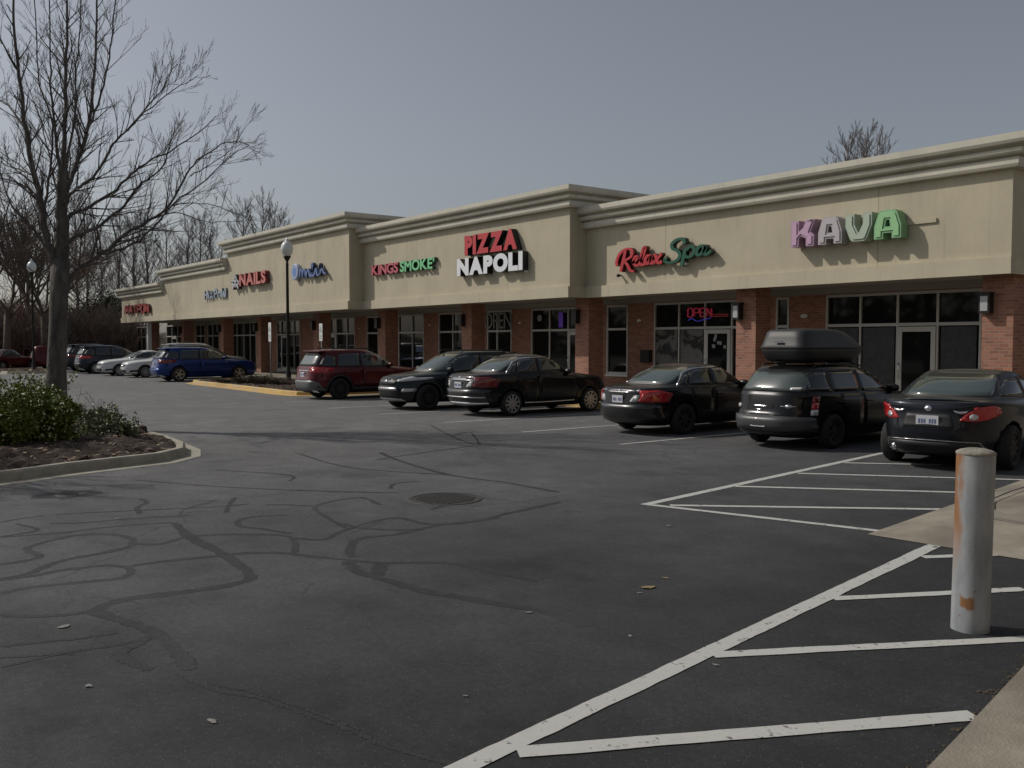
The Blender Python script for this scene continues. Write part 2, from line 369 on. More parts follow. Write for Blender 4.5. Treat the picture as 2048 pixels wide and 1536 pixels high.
# stall lines, hatching
g = MB()
for i, X in enumerate([-12.42, -15.38, -18.33, -21.48, -24.38, -27.55]):
    ribbon(g, [(X, 12.0), (X, 14.5), (X + .03, SW - .5)], .10, .006, 1)
for X in [-47.0, -50.0, -53.0, -57.8, -60.0]:
    ribbon(g, [(X, 13.2), (X, SW - .5)], .10, .006, 1)
def L(a, b, w=.10, ext=0):
    L.z += .0002
    p, q = Vector(G(*a)), Vector(G(*b)); d = (q - p).normalized()
    e_ = q + d * ext; k = max(6, int((e_ - p).length / .05)); nn = Vector((-d.y, d.x)); vs = []; lr = random.Random(a[0]); o1 = o2 = 0
    for i in range(k + 1):
        o1 = o1 * .8 + lr.gauss(0, .0016); o2 = o2 * .8 + lr.gauss(0, .0016); c_ = p.lerp(e_, i / k); l_ = c_ + nn * (w / 2 + o1); r_ = c_ - nn * (w / 2 + o2); vs += [(l_.x, l_.y, L.z), (r_.x, r_.y, L.z)]
    g.add(vs, [(2 * i + 1, 2 * i + 3, 2 * i + 2, 2 * i) for i in range(k)])
L.z = .0035
L((1288, 1010), (1785, 902), .115); L((1300, 1010), (1765, 1063), .10)
L((1340, 1011), (1885, 1019), .10); L((1470, 973), (1912, 985), .10); L((1595, 947), (2048, 960), .10); L((1690, 926), (1885, 930), .10)
L((905, 1546), (1872, 1090), .125); L((1845, 1115), (2037, 1108), .10)
L((1665, 1198), (2048, 1179), .10); L((1425, 1311), (2048, 1279), .105, .15); L((1035, 1506), (1950, 1432), .12)
p = G(905, 1546); ribbon(g, [p, (p[0] + .8, p[1] - 2.6)], .12, .006)
struct(g.build('painted_markings', [M['line'], M['wornline']]))

# tar-sealed cracks (traced on the asphalt)
g = MB()
def crack(pts, w=.09, sc=2.0, ox=0, oy=940):
    P = [G(ox + x / sc, oy + y / sc) for x, y in pts]; P = smooth_path(P, 5)
    rnd = random.Random(len(pts) * 7 + int(pts[0][0]))
    P = smooth_path(P, 3); crack.z += .00003; vs = []; k = len(P); wv = w
    for i, p in enumerate(P):
        wv += (w - wv) * .25 + rnd.gauss(0, w * .10); q = (Vector(P[min(i + 1, k - 1)]) - Vector(P[max(i - 1, 0)])).normalized(); n = Vector((-q.y, q.x)); e_ = .35 if i in (0, k - 1) else 1
        a_ = Vector(p) + n * e_ * (wv * .5 + rnd.gauss(0, .006)); b_ = Vector(p) - n * e_ * (wv * .5 + rnd.gauss(0, .006)); vs += [(a_.x, a_.y, crack.z), (b_.x, b_.y, crack.z)]
    g.add(vs, [(2 * i + 1, 2 * i + 3, 2 * i + 2, 2 * i) for i in range(k - 1)])
crack.z = .0012
for pts, w in [
    ([(0, 440), (120, 425), (260, 400), (430, 382), (520, 395), (490, 430), (300, 452), (120, 470), (0, 495)], .075),
    ([(-40, 445), (110, 415), (240, 365), (420, 330), (520, 305), (525, 275), (440, 258), (300, 262), (140, 300), (110, 320), (160, 345), (90, 365), (0, 378)], .08),
    ([(0, 270), (150, 258), (260, 250), (420, 230), (600, 215), (700, 212)], .05),
    ([(700, 212), (760, 270), (880, 330), (1000, 420), (940, 455), (760, 485), (540, 512), (420, 540), (380, 575)], .11),
    ([(520, 385), (660, 365), (860, 345), (980, 333), (1120, 332), (1240, 345), (1390, 360), (1530, 372), (1700, 370), (1850, 378), (2000, 415), (2150, 445)], .075),
    ([(1390, 365), (1440, 410), (1560, 445), (1700, 485), (1850, 510), (2050, 545), (2200, 570), (2350, 625)], .10),
    ([(1530, 375), (1500, 425)], .12), ([(1410, 350), (1400, 320), (1440, 275), (1600, 255), (1760, 220), (1900, 205), (2048, 170), (2240, 128)], .085),
    ([(540, 295), (640, 296), (740, 270), (850, 260), (1010, 258), (1160, 268), (1180, 330)], .07),
    ([(1170, 272), (1290, 278), (1370, 245), (1500, 205), (1600, 192), (1700, 215), (1860, 213), (2000, 190)], .06),
    ([(1170, 255), (1040, 235), (960, 225), (960, 200), (1040, 185), (1160, 180)], .06),
    ([(1400, 240), (1300, 185), (1260, 150), (1330, 125), (1450, 112), (1520, 140)], .06),
    ([(1000, 135), (900, 145), (700, 155), (480, 165), (280, 175), (220, 180)], .045),
    ([(560, 115), (585, 130), (550, 150), (560, 175)], .06), ([(940, 110), (910, 150), (905, 170)], .06),
    ([(1060, 140), (1150, 140), (1250, 145)], .045), ([(1370, 215), (1440, 232), (1600, 240), (1700, 232)], .055),
    ([(0, 210), (80, 195), (180, 183)], .045), ([(60, 215), (150, 240), (0, 268)], .05), ([(200, 215), (350, 210), (520, 195), (760, 182)], .04),
    ([(740, 830), (880, 885), (1010, 905), (1120, 940), (1250, 985), (1400, 1040), (1540, 1100), (1700, 1150), (1850, 1185)], .035),
    ([(700, 812), (850, 858), (980, 885), (1130, 925), (1300, 985), (1440, 1040)], .02),
    ([(0, 750), (180, 740), (360, 715), (520, 690), (620, 660)], .045), ([(0, 790), (200, 745), (300, 735)], .03), ([(0, 705), (150, 690), (330, 672), (470, 650)], .04),
    ([(0, 580), (140, 585), (300, 575), (390, 560)], .06), ([(350, 560), (480, 600), (620, 650), (720, 740), (760, 800)], .10), ([(620, 650), (560, 690), (480, 740), (600, 800)], .07),
    ([(860, 0), (1150, 20), (1160, 45)], .05), ([(540, 40), (900, 68), (1300, 85), (1600, 92)], .05), ([(1720, 160), (1800, 135), (1850, 125)], .05), ([(1560, 75), (1580, 55), (1680, 45)], .05)]:
    crack(pts, w)
for pts, w in [([(760, 905), (800, 922), (900, 950), (1010, 965), (1120, 985)], .07), ([(750, 920), (850, 905), (960, 890)], .05), ([(960, 890), (940, 865), (905, 872)], .05), ([(860, 850), (920, 880), (960, 888)], .05), ([(590, 905), (700, 935), (900, 950)], .05)]:
    crack(pts, w, 1, 0, 0)
struct(g.build('crack_sealant', M['seal']))

# manhole and drain
def disc_cover(px, py, r, label, cat, grate):
    X, Y = G(px, py); t = thing('manhole_cover' if not grate else 'drain_grate', label, cat, (X, Y, 0))
    a = MB(); a.lathe([(0, .004), (r, .004), (r + .001, .009), (r + .05, .009), (r + .06, 0)], 40); a.build('rim_ring', M['iron'], t)
    b = MB()
    n = int(r / .05)
    for i in range(-n, n + 1):
        for j in range(-n, n + 1):
            if math.hypot(i, j) * .052 < r - .04: b.box(i * .052 - .017, i * .052 + .017, j * .052 - .017, j * .052 + .017, .004, .012)
    b.build('tread_pattern', M['iron'], t); return t
disc_cover(890, 998, .40, 'round iron manhole cover in the cracked asphalt of the lot', 'manhole cover', False)
disc_cover(143, 989, .13, 'small round drain grate in a damp dark spot beside the planted island', 'drain', True)
X, Y = G(143, 989); rnd = random.Random(3)
g = MB(); g.add([(X + math.cos(a) * .30 * rnd.uniform(.6, 1.4), Y + math.sin(a) * .38 * rnd.uniform(.6, 1.3), .0025) for a in [2 * PI * i / 22 for i in range(22)]], [tuple(range(22))])
struct(g.build('damp_patch', plain('damp_asphalt', (.010, .010, .011), .7)))

# litter scraps
M['scrap'] = plain('paper_scrap', (.22, .215, .20), .8); M['scrapy'] = plain('yellowish_scrap', (.24, .19, .09), .8)
scr = [(1295, 1176, 'scrapy', 'yellowish bent scrap lying on the open asphalt', .13), (1331, 1157, 'scrapy', 'thin tan scrap just beyond the yellowish bent scrap', .07), (1279, 1187, 'scrap', 'small pale scrap touching the near end of the bent scrap', .05),
       (1059, 1226, 'scrap', 'white scrap at the end of a sealed crack', .06), (1260, 1273, 'scrap', 'crumpled pinkish scrap on dark asphalt left of the long white line', .05), (127, 1255, 'scrap', 'large pale scrap on the broken asphalt at far left', .09),
       (424, 1444, 'scrap', 'pale scrap on asphalt in the bottom left foreground', .07), (931, 1393, 'scrap', 'tiny pale scrap near the foreground crack', .04), (178, 1373, 'scrap', 'dull scrap between the large pale scrap and the bottom edge', .07), (1432, 1331, 'scrap', 'small white scrap under the third hatch stripe', .05), (1337, 1053, 'scrap', 'thin pale scrap below the tip of the white hatch triangle', .08), (233, 1038, 'scrap', 'tiny white scrap among the cracks near the drain', .05)]
for i, (px, py, mt, lb, s) in enumerate(scr):
    rnd = random.Random(i); X, Y = G(px, py); b = MB(); n = 8
    s *= .62; b.add([(math.cos(a) * s * rnd.uniform(.5, 1), math.sin(a) * s * .55 * rnd.uniform(.5, 1), .003 + rnd.random() * s * .10) for a in [2 * PI * k / n for k in range(n)]] + [(0, 0, .005 + s * .06)], [(k, (k + 1) % n, n) for k in range(n)])
    o = b.build('litter_scrap', M[mt], loc=(X, Y, .002)); o.rotation_euler = (0, 0, rnd.random() * 3); tag(o, lb, 'litter', 'scraps of litter on the asphalt')

# ------------------------------------------------------------------ planted islands
def island(name, poly, h, kerbmat, kw=.16, gut=.35, gutmat=None, mound=.12, seed=1):
    n = len(poly); P = [Vector(p) for p in poly]
    a = sum(P[i].x * P[(i + 1) % n].y - P[(i + 1) % n].x * P[i].y for i in range(n))
    if a < 0: P = P[::-1]
    def off(d):
        out = []
        for i in range(n):
            e1 = (P[i] - P[i - 1]).normalized(); e2 = (P[(i + 1) % n] - P[i]).normalized(); t = (e1 + e2).normalized()
            out.append(P[i] + Vector((t.y, -t.x)) * d)
        return out
    rings = [(off(gut), .004), (off(.003), .010), (off(.0), .010), (off(-.02), h - .03), (off(-.05), h), (off(-kw), h), (off(-kw - .005), h - .06)]
    k = MB(); vs = []
    for r, z in rings: vs += [(p.x, p.y, z) for p in r]
    for j in range(len(rings) - 1):
        k.add([], [], 0)
    fs = []; ms = []
    for j in range(len(rings) - 1):
        for i in range(n): fs.append((j * n + i, j * n + (i + 1) % n, (j + 1) * n + (i + 1) % n, (j + 1) * n + i)); ms.append(1 if j < 2 else 0)
    k.v = vs; k.f = fs; k.m = ms
    struct(k.build(name + '_kerb', [kerbmat, gutmat or M['gutter']]))
    inner = off(-kw + .002); bm = bmesh.new(); f = bm.faces.new([bm.verts.new((p.x, p.y, 0)) for p in inner])
    xs = [p.x for p in inner]; ys = [p.y for p in inner]
    for lo, hi, nx in ((min(xs), max(xs), (1, 0, 0)), (min(ys), max(ys), (0, 1, 0))):
        t = lo + .14
        while t < hi:
            co = Vector(nx) * t; bmesh.ops.bisect_plane(bm, geom=bm.verts[:] + bm.edges[:] + bm.faces[:], plane_co=co, plane_no=nx); t += .14
    rnd = random.Random(seed)
    for v in bm.verts:
        d = min((Vector((v.co.x, v.co.y)) - q).length for q in inner)
        v.co.z = h - .05 + (mound * min(1, d / .9) + rnd.uniform(-.04, .05) if not v.is_boundary else 0)
    me = bpy.data.meshes.new('m'); bm.to_mesh(me); bm.free(); me.materials.append(M['mulch']); me.name = name + '_mulch'
    o = bpy.data.objects.new(name + '_mulch', me); C.objects.link(o); struct(o)
    c = MB()
    area_pts = 0
    while area_pts < 3200:
        x = rnd.uniform(min(xs), max(xs)); y = rnd.uniform(min(ys), max(ys))
        ins = False
        for i in range(n):
            p, q = inner[i], inner[i - 1]
            if (p.y > y) != (q.y > y) and x < (q.x - p.x) * (y - p.y) / (q.y - p.y) + p.x: ins = not ins
        if not ins: continue
        area_pts += 1
        d = min((Vector((x, y)) - q).length for q in inner); z = h - .05 + mound * min(1, d / .9) + .015; s = rnd.uniform(.015, .05); a = rnd.random() * 3; b = rnd.uniform(-.3, .3)
        u = Vector((math.cos(a), math.sin(a), b)) * s; w = Vector((-math.sin(a), math.cos(a), rnd.uniform(-.4, .4))) * s * .4; p = Vector((x, y, z))
        c.add([p - u - w, p + u - w, p + u + w, p - u + w], [(0, 1, 2, 3)])
    o = c.build(name + '_wood_chips', M['chip']); o['kind'] = 'stuff'
left_poly = [(x - .22, y) for x, y in [(-13.95, .6), (-13.75, 1.6), (-13.95, 2.3), (-14.3, 3.0), (-14.55, 3.8), (-14.75, 4.45), (-15.3, 5.0), (-16.2, 5.3), (-17.5, 5.42), (-19.5, 5.45), (-22, 5.45), (-26, 5.4), (-27.6, 5.1), (-28.4, 4.3), (-28.6, 3.2), (-28.6, 1), (-28, -1), (-26, -1.6), (-17, -1.6), (-14.9, -1)]]
island('left_island', left_poly, .15, M['gutter'], gut=.24, mound=.16)
mid_poly = [(-44.2, 14.9), (-43.4, 14.35), (-42, 14.15), (-38, 14.1), (-34, 13.95), (-32, 13.85), (-31, 13.95), (-30.5, 14.5), (-30.35, 15.5), (-30.35, SW - .02), (-44.4, SW - .02), (-44.4, 16)]
island('middle_island', mid_poly, .15, M['yellow'], gutmat=M['yellow'], mound=.08, seed=2)
far_poly = [(-72, 9), (-66, 9.2), (-62.6, 9.6), (-61.8, 10.6), (-62.2, 11.8), (-64, 12.6), (-72, 12.8)]
island('far_island', far_poly, .15, M['gutter'], mound=.08, seed=3)

# ------------------------------------------------------------------ the strip mall
mall = thing('strip_mall', 'long brick strip mall with beige stucco fronts, stepped parapets and cornices', 'building', (-40, WALL, 0))
def part(mb, name, mats, parent=mall, smooth=False, bevel=0):
    l = mall.location; mb.v = [(v[0] - l.x, v[1] - l.y, v[2] - l.z) for v in mb.v]
    return mb.build(name, mats, parent, smooth, bevel=bevel)
FB = 3.4
# (x0, x1, front Y, top z)
secs = [(-22.84, -9.3, 20.5, 6.27), (-36.8, -22.84, 19.8, 6.93), (-51.5, -36.8, 19.1, 7.56), (-63.2, -51.5, 19.1, 6.66), (-73.6, -63.2, 19.1, 5.88)]
BACK = 38.0
for i, (x0, x1, y, zt) in enumerate(secs):
    b = MB(); b.box(x0, x1, y, y + .35, FB, zt - .2)
    # return walls (visible ends) behind the front
    left_lower = i + 1 >= len(secs) or secs[i + 1][3] < zt
    right_lower = i == 0 or secs[i - 1][3] < zt
    if right_lower: b.box(x1 - .3, x1 - .002, y + .352, (y + 9 if i else BACK), FB if i == 0 else FB, zt - .2)
    if left_lower: b.box(x0 + .002, x0 + .3, y + .352, y + 6, FB, zt - .2)
    fa = part(b, 'fascia_wall', M['stucco'])
    t = MB(); t.box(x0 + (.0 if i in (0, 1, 2) else .0), x1 + (.04 if i in (0, 1, 2) else 0), y - .10, y - .002, FB - .03, FB + .33)
    if i in (0, 1, 2): t.box(x1 + .002, x1 + .05, y, y + (.7 if i else 4), FB - .03, FB + .33)
    part(t, 'base_band', M['band'], fa)
    # cornice: stepped profile swept along front and right/left returns
    prof = [(.0, -.66), (.16, -.66), (.19, -.60), (.19, -.47), (.10, -.455), (.14, -.42), (.27, -.40), (.30, -.36), (.30, -.29), (.20, -.275), (.26, -.23), (.40, -.20), (.43, -.14), (.43, -.0), (.0, .0)]
    path = []
    if right_lower: path.append(((x1, y + (9 if i else BACK - y)), (1, 0)))
    if right_lower: path.append(((x1, y), (1, -1)))
    else: path.append(((x1, y), (0, -1)))
    if left_lower: path.append(((x0, y), (-1, -1))); path.append(((x0, y + 6), (-1, 0)))
    else: path.append(((x0, y), (0, -1)))
    c = MB(); vs = []
    for (px, py), (nx, ny) in path:
        for d, h in prof: vs.append((px + nx * d, py + ny * d, zt + h))
    n = len(prof); fs = []
    for s in range(len(path) - 1):
        for j in range(n):
            a = s * n + j; bq = s * n + (j + 1) % n; fs.append((a, bq, bq + n, a + n))
    fs.append(tuple(range(n))); fs.append(tuple((len(path) - 1) * n + j for j in range(n - 1, -1, -1)))
    c.add(vs, fs); part(c, 'cornice', M['trim'], fa)
b = MB(); b.box(-73.3, -9.6, 24, BACK, 5.0, 5.2); part(b, 'roof', M['roof'])
b = MB(); b.box(-73.4, -9.55, WALL, WALL + .3, 3.22, 5.0); b.box(-73.4, -9.5, BACK - .3, BACK, 0, 5.0); b.box(-73.4, -73.1, WALL + .3, BACK - .3, 0, 5.0); b.box(-9.3, -9.05, 23.0, BACK - .3, 0, FB); part(b, 'rear_shell', M['brick'])
# soffits step with the fronts
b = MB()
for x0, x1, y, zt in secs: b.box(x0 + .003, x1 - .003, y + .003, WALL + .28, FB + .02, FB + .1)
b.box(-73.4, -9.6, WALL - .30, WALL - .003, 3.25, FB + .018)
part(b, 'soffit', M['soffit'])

# wing added out of frame beside the camera, to darken reflections
wing = thing('unseen_wing', 'unseen brick wing with stucco parapet, added to darken reflections', 'building', (5.5, 4, 0))
def wpart(b, n, m, p=None): b.v = [(v[0] - 5.5, v[1] - 4, v[2]) for v in b.v]; return b.build(n, m, p or wing)
b = MB(); b.box(5.5, 18, -16, 40, 0, 3.4); wpart(b, 'brick_wall', M['brick'])
b = MB(); b.box(4.6, 18.2, -16.2, 40.2, 3.4, 6.4); wpart(b, 'fascia_wall', M['stucco'])
b = MB(); b.box(4.3, 18.5, -16.5, 40.5, 6.4, 6.9); wpart(b, 'cornice', M['trim'])
for k in range(6):
    b = MB(); y = -13 + k * 8.5; b.box(5.44, 5.49, y, y + 5, .4, 3.1); w_ = wpart(b, 'window', M['glass'])
    b = MB(); [b.box(5.40, 5.43, y + q, y + q + .06, .4, 3.1) for q in (0, 1.6, 3.3, 4.94)]; wpart(b, 'frame', M['alum'], w_)
# piers
pierX = [-9.45, -16.35, -23.25, -30.15, -37.0, -43.8, -51.5, -57.5, -65.2, -73.0]
sunlit_lamps = {0, 1}
for i, xr in enumerate(pierX):
    b = MB(); b.box(xr - .68, xr, PIERY, PIERY + .66, .15, FB + .018); p = part(b, 'brick_pier', M['brick'])
    lx = xr - .55
    l = MB(); l.box(lx - .12, lx + .12, PIERY - .20, PIERY - .002, 2.55, 2.98); l.box(lx - .14, lx + .14, PIERY - .22, PIERY - .002, 2.983, 3.02)
    if i in sunlit_lamps: l.box(lx - .08, lx + .08, PIERY - .212, PIERY - .203, 2.60, 2.93, 1)  # box front painted pale for sun, its other faces dark for shade
    part(l, 'wall_lamp', [M['bronze'], plain('sunlit_lamp_front', (.42, .43, .44), .4)], p, bevel=0)
# back wall: alternating brick and glazing, from the photo's own edges
ZH, ZT = 3.22, 2.37
def WX(px): return onY(px, 660, WALL)[0]
glaz = [  # left px, right px, mullions px, sill z, door (i between mullions) or None
    (1652, 1996, [1720.6, 1795, 1875, 1961], .25, 2), (1552, 1578, [], .78, None), (1308.5, 1500, [1358, 1410, 1464], .25, 2),
    (1214, 1256, [], .78, None), (1063, 1190, [1099.4, 1136.5, 1163], .25, 2), (975, 1023.5, [994.5], .25, None), (877.6, 940, [906, 931], .25, None),
    (797.4, 848, [825], .25, None), (734, 757, [], .25, None), (661, 710, [673.5, 694], .25, 0), (554, 600, [563, 576, 588], .25, 1), (464, 512, [474, 488, 500], .25, None), (415, 438, [425], .25, None), (392, 410, [401], .8, None), (333, 368, [344, 355], .25, 1), (274, 292, [283], .25, None)]
segs = []
for gi, (l, r, mull, sill, door) in enumerate(glaz):
    x0, x1 = WX(l), WX(r); mx = [WX(q) for q in mull]; segs.append((x0, x1))
    f = MB(); W = .055; yf, yb = WALL - .02, WALL + .08
    cuts = [x0] + mx + [x1]
    f.box(x0, x0 + W, yf, yb, sill, ZH); f.box(x1 - W, x1, yf, yb, sill, ZH)
    f.box(x0 + W, x1 - W, yf + .004, yb, ZH - .07, ZH); f.box(x0 + W, x1 - W, yf + .004, yb, sill, sill + .08)
    for q in mx: f.box(q - W / 2, q + W / 2, yf + .002, yb, sill if door is None else sill + .081, ZH - .071)
    for k in range(len(cuts) - 1):
        a = cuts[k] + (W if k == 0 else W / 2); c_ = cuts[k + 1] - (W if k == len(cuts) - 2 else W / 2)
        f.box(a, c_, yf + .006, yb, ZT - .04, ZT + .04)
    wo = part(f, 'window', M['alum'])
    pn = MB(); pn.box(x0 + .01, x1 - .01, WALL + .04, WALL + .06, sill + .01, ZH - .01); part(pn, 'pane', M['glass'], wo)
    if sill < .5 and sill > .16:
        k_ = MB(); k_.box(x0, x1, WALL - .012, WALL + .2, .15, sill - .003); part(k_, 'sill', M['alum'], wo)
    else:
        k_ = MB(); k_.box(x0, x1, WALL, WALL + .25, .15, sill - .08); part(k_, 'brick_apron', M['brick'])
        k_ = MB(); k_.box(x0 - .03, x1 + .03, WALL - .06, WALL + .2, sill - .078, sill - .003); part(k_, 'sill', M['white'], wo)
    if door is not None:
        a, c_ = cuts[door] + .03, cuts[door + 1] - .03
        d = MB(); y0, y1 = WALL - .045, WALL - .022
        zb, zt = .17, 2.31
        d.box(a, a + .12, y0, y1, zb, zt); d.box(c_ - .12, c_, y0, y1, zb, zt); d.box(a + .12, c_ - .12, y0 + .001, y1, zt - .13, zt); d.box(a + .12, c_ - .12, y0 + .001, y1, zb, zb + .25)
        do = part(d, 'door', M['alum'])
        q = MB(); q.box(a + .11, c_ - .11, y0 + .012, y1 - .002, zb + .24, zt - .12); part(q, 'door_glass', M['glass'], do)
        h = MB(); h.tube([(a + .07, y0 - .002, .95), (a + .07, y0 - .06, .97), (a + .07, y0 - .06, 1.35), (a + .07, y0 - .002, 1.37)], .014, 8); part(h, 'door_handle', M['chrome'], do, True)
segs.sort(); cur = -73.4
for x0, x1 in segs + [(-9.35, -9.35)]:
    if x0 - cur > .02:
        b = MB(); b.box(cur, x0, WALL, WALL + .3, .15, 3.217); part(b, 'brick_wall', M['brick'])
    cur = max(cur, x1)
# small number plates and a mailbox on the brick
for px, py, w in [(1608, 632, .22), (1278, 641, .18), (1039, 646, .16), (859, 650, .12), (718, 657, .1), (607, 660, .1)]:
    X, Z = onY(px, py, WALL); b = MB(); n = 14
    b.lathe([(0, -.012), (w / 2, -.012), (w / 2 + .01, 0)], 20, (X, WALL - .004, Z), 'y')
    for v in range(len(b.v)): b.v[v] = (b.v[v][0], b.v[v][1], Z + (b.v[v][2] - Z) * .5)
    part(b, 'address_plate', M['white'])
X, Z = onY(1296, 712, WALL); b = MB(); b.box(X - .22, X + .2, WALL - .17, WALL - .003, Z - .22, Z + .2); part(b, 'wall_mailbox', M['bronze'], bevel=.015)
X = onY(295, 690, 19.3)[0]; b = MB(); b.box(X - .14, X + .14, 19.3, 19.55, .15, FB - .03); part(b, 'white_post', M['white'])

# ------------------------------------------------------------------ signs on the stucco
def text_polys(ch, bold=.02, shear=0):
    cu = bpy.data.curves.new('t', 'FONT'); cu.body = ch; cu.size = 1; cu.offset = bold; cu.shear = shear; cu.resolution_u = 4
    o = bpy.data.objects.new('t', cu); C.objects.link(o); dg = bpy.context.evaluated_depsgraph_get(); dg.update()
    me = bpy.data.meshes.new_from_object(o.evaluated_get(dg)); bpy.data.objects.remove(o); bpy.data.curves.remove(cu)
    bm = bmesh.new(); bm.from_mesh(me); bpy.data.meshes.remove(me)
    bmesh.ops.remove_doubles(bm, verts=bm.verts[:], dist=1e-4)
    return bm
def extrude_bm(bm, depth):
    """2D faces in XY -> solid, front at z=+depth"""
    bmesh.ops.recalc_face_normals(bm, faces=bm.faces[:])
    for f in bm.faces:
        if f.normal.z < 0: f.normal_flip()
    r = bmesh.ops.extrude_face_region(bm, geom=bm.faces[:])
    for e in r['geom']:
        if isinstance(e, bmesh.types.BMVert): e.co.z += depth
    bm.normal_update()
    for f in bm.faces: f.material_index = 0 if f.normal.z > .5 else 1; f.smooth = False
    return bm
def place_letter(bm, x0, x1, z0, z1, Yf, mats, name, parent, keep=False):
    """fit the bmesh bounding box to [x0,x1]x[z0,z1] on a wall whose letters face -Y, front at Yf"""
    xs = [v.co.x for v in bm.verts]; ys = [v.co.y for v in bm.verts]; zs = max(v.co.z for v in bm.verts)
    a, b_, c_, d = min(xs), max(xs), min(ys), max(ys)
    w = Vector((0, 0, 0)); q = parent
    while q: w += Vector(q.location); q = q.parent
    for v in bm.verts:
        x = x0 + (v.co.x - a) / (b_ - a) * (x1 - x0); z = z0 + (v.co.y - c_) / (d - c_) * (z1 - z0); y = Yf + (zs - v.co.z)
        v.co = Vector((x, y, z)) - w
    me = bpy.data.meshes.new(name); bm.to_mesh(me); bm.free()
    for m in mats: me.materials.append(m)
    o = bpy.data.objects.new(name, me); C.objects.link(o); o.parent = parent; return o
def word(txt, X0, X1, Z0, Z1, wall, depth, mats, parent, gap=.10, bold=.03, name='letter', gapf=.02):
    H = Z1 - Z0; bms = []
    for ch in txt:
        bm = text_polys(ch, bold); xs = [v.co.x for v in bm.verts]; ys = [v.co.y for v in bm.verts]; bms.append((bm, max(xs) - min(xs), max(ys) - min(ys), min(ys)))
    hmax = max(b[2] for b in bms[:]); tot = sum(b[1] for b in bms); s = (X1 - X0) / (tot + gap * (len(txt) - 1)); x = X0
    for bm, w, h, y0 in bms:
        extrude_bm(bm, depth)
        zz0 = Z0; zz1 = Z0 + H * h / hmax
        if h < hmax * .5: zz0, zz1 = Z1 - H * h / hmax, Z1
        place_letter(bm, x, x + w * s, zz0, zz1, wall - depth - gapf, mats, name, parent); x += (w + gap) * s
def sign(label, x, wall, z, group='channel letter signs on the stucco fronts'):
    return thing('shop_sign', label, 'shop sign', (x, wall, z), group=group)
red = plain('sign_red', (.52, .035, .045), .35); white_s = plain('sign_white', (.80, .82, .85), .35); green = plain('sign_green', (.20, .60, .28), .35)
dkside = plain('sign_return_black', (.012, .012, .012), .5); pinkred = plain('sign_pinkish_red', (.55, .12, .16), .35)
s = sign('large red PIZZA over white NAPOLI block letters with black returns', -27, 19.8, 5)
word('PIZZA', -28.5, -25.32, 5.12, 5.84, 19.8, .24, [red, dkside], s, .03, .068)
word('NAPOLI', -29.0, -25.0, 4.38, 5.04, 19.8, .24, [white_s, dkside], s, .03, .068)
b = MB(); b.lathe([(0, -.1), (.055, -.1), (.055, 0)], 14, (0, 0, 0), 'y'); X, Z = onY(1050, 542, 19.7); b.v = [(v[0] + X + 27, v[1], v[2] + Z - 5) for v in b.v]; b.build('spot_lamp', M['white'], s)
s = sign('small pinkish red KINGS and pale green SMOKE block letters on one row', -33, 19.8, 5)
word("KINGS", -35.75, -33.5, 4.80, 5.24, 19.8, .15, [pinkred, plain('ret_darkred', (.12, .01, .015), .5)], s, .04, .03)
word("SMOKE'", -33.35, -30.72, 4.80, 5.24, 19.8, .15, [green, plain('ret_green', (.03, .10, .05), .5)], s, .04, .03)

# KAVA: chunky chamfered letters, pastel pink to green
def poly_letter(outer, holes=()):
    bm = bmesh.new()
    edges = []
    for loop in (outer,) + tuple(holes):
        v = [bm.verts.new((x, y, 0)) for x, y in loop]; edges += [bm.edges.new((v[i], v[(i + 1) % len(v)])) for i in range(len(v))]
    bmesh.ops.triangle_fill(bm, edges=edges, use_beauty=True); return bm
Kp = [(0, 0), (.32, 0), (.32, .30), (.42, .40), (.62, .30), (.62, 0), (.94, 0), (.94, .42), (.80, .54), (.98, .98), (.98, 1), (.62, 1), (.50, .72), (.32, .58), (.32, 1), (0, 1)]
Ap = [(0, 0), (.34, 0), (.34, .20), (.66, .20), (.66, 0), (1, 0), (1, .45), (.84, .92), (.74, 1), (.26, 1), (.16, .92), (0, .45)]
Ah = [(.40, .42), (.60, .42), (.56, .66), (.44, .66)]
Vp = [(0, 1), (.34, 1), (.34, .62), (.48, .32), (.52, .32), (.66, .62), (.66, 1), (1, 1), (1, .55), (.82, .08), (.72, 0), (.28, 0), (.18, .08), (0, .55)]
kava = sign('pastel KAVA letters fading from pink to green, the sign nearest the right corner', -13, 20.5, 4.6)
cols = [((.46, .30, .42), (.58, .38, .53)), ((.45, .42, .43), (.52, .48, .50)), ((.38, .46, .37), (.46, .54, .43)), ((.25, .48, .25), (.33, .60, .30))]
xs_ = [(-14.62, -13.92), (-13.82, -13.16), (-13.06, -12.36), (-12.30, -11.62)]
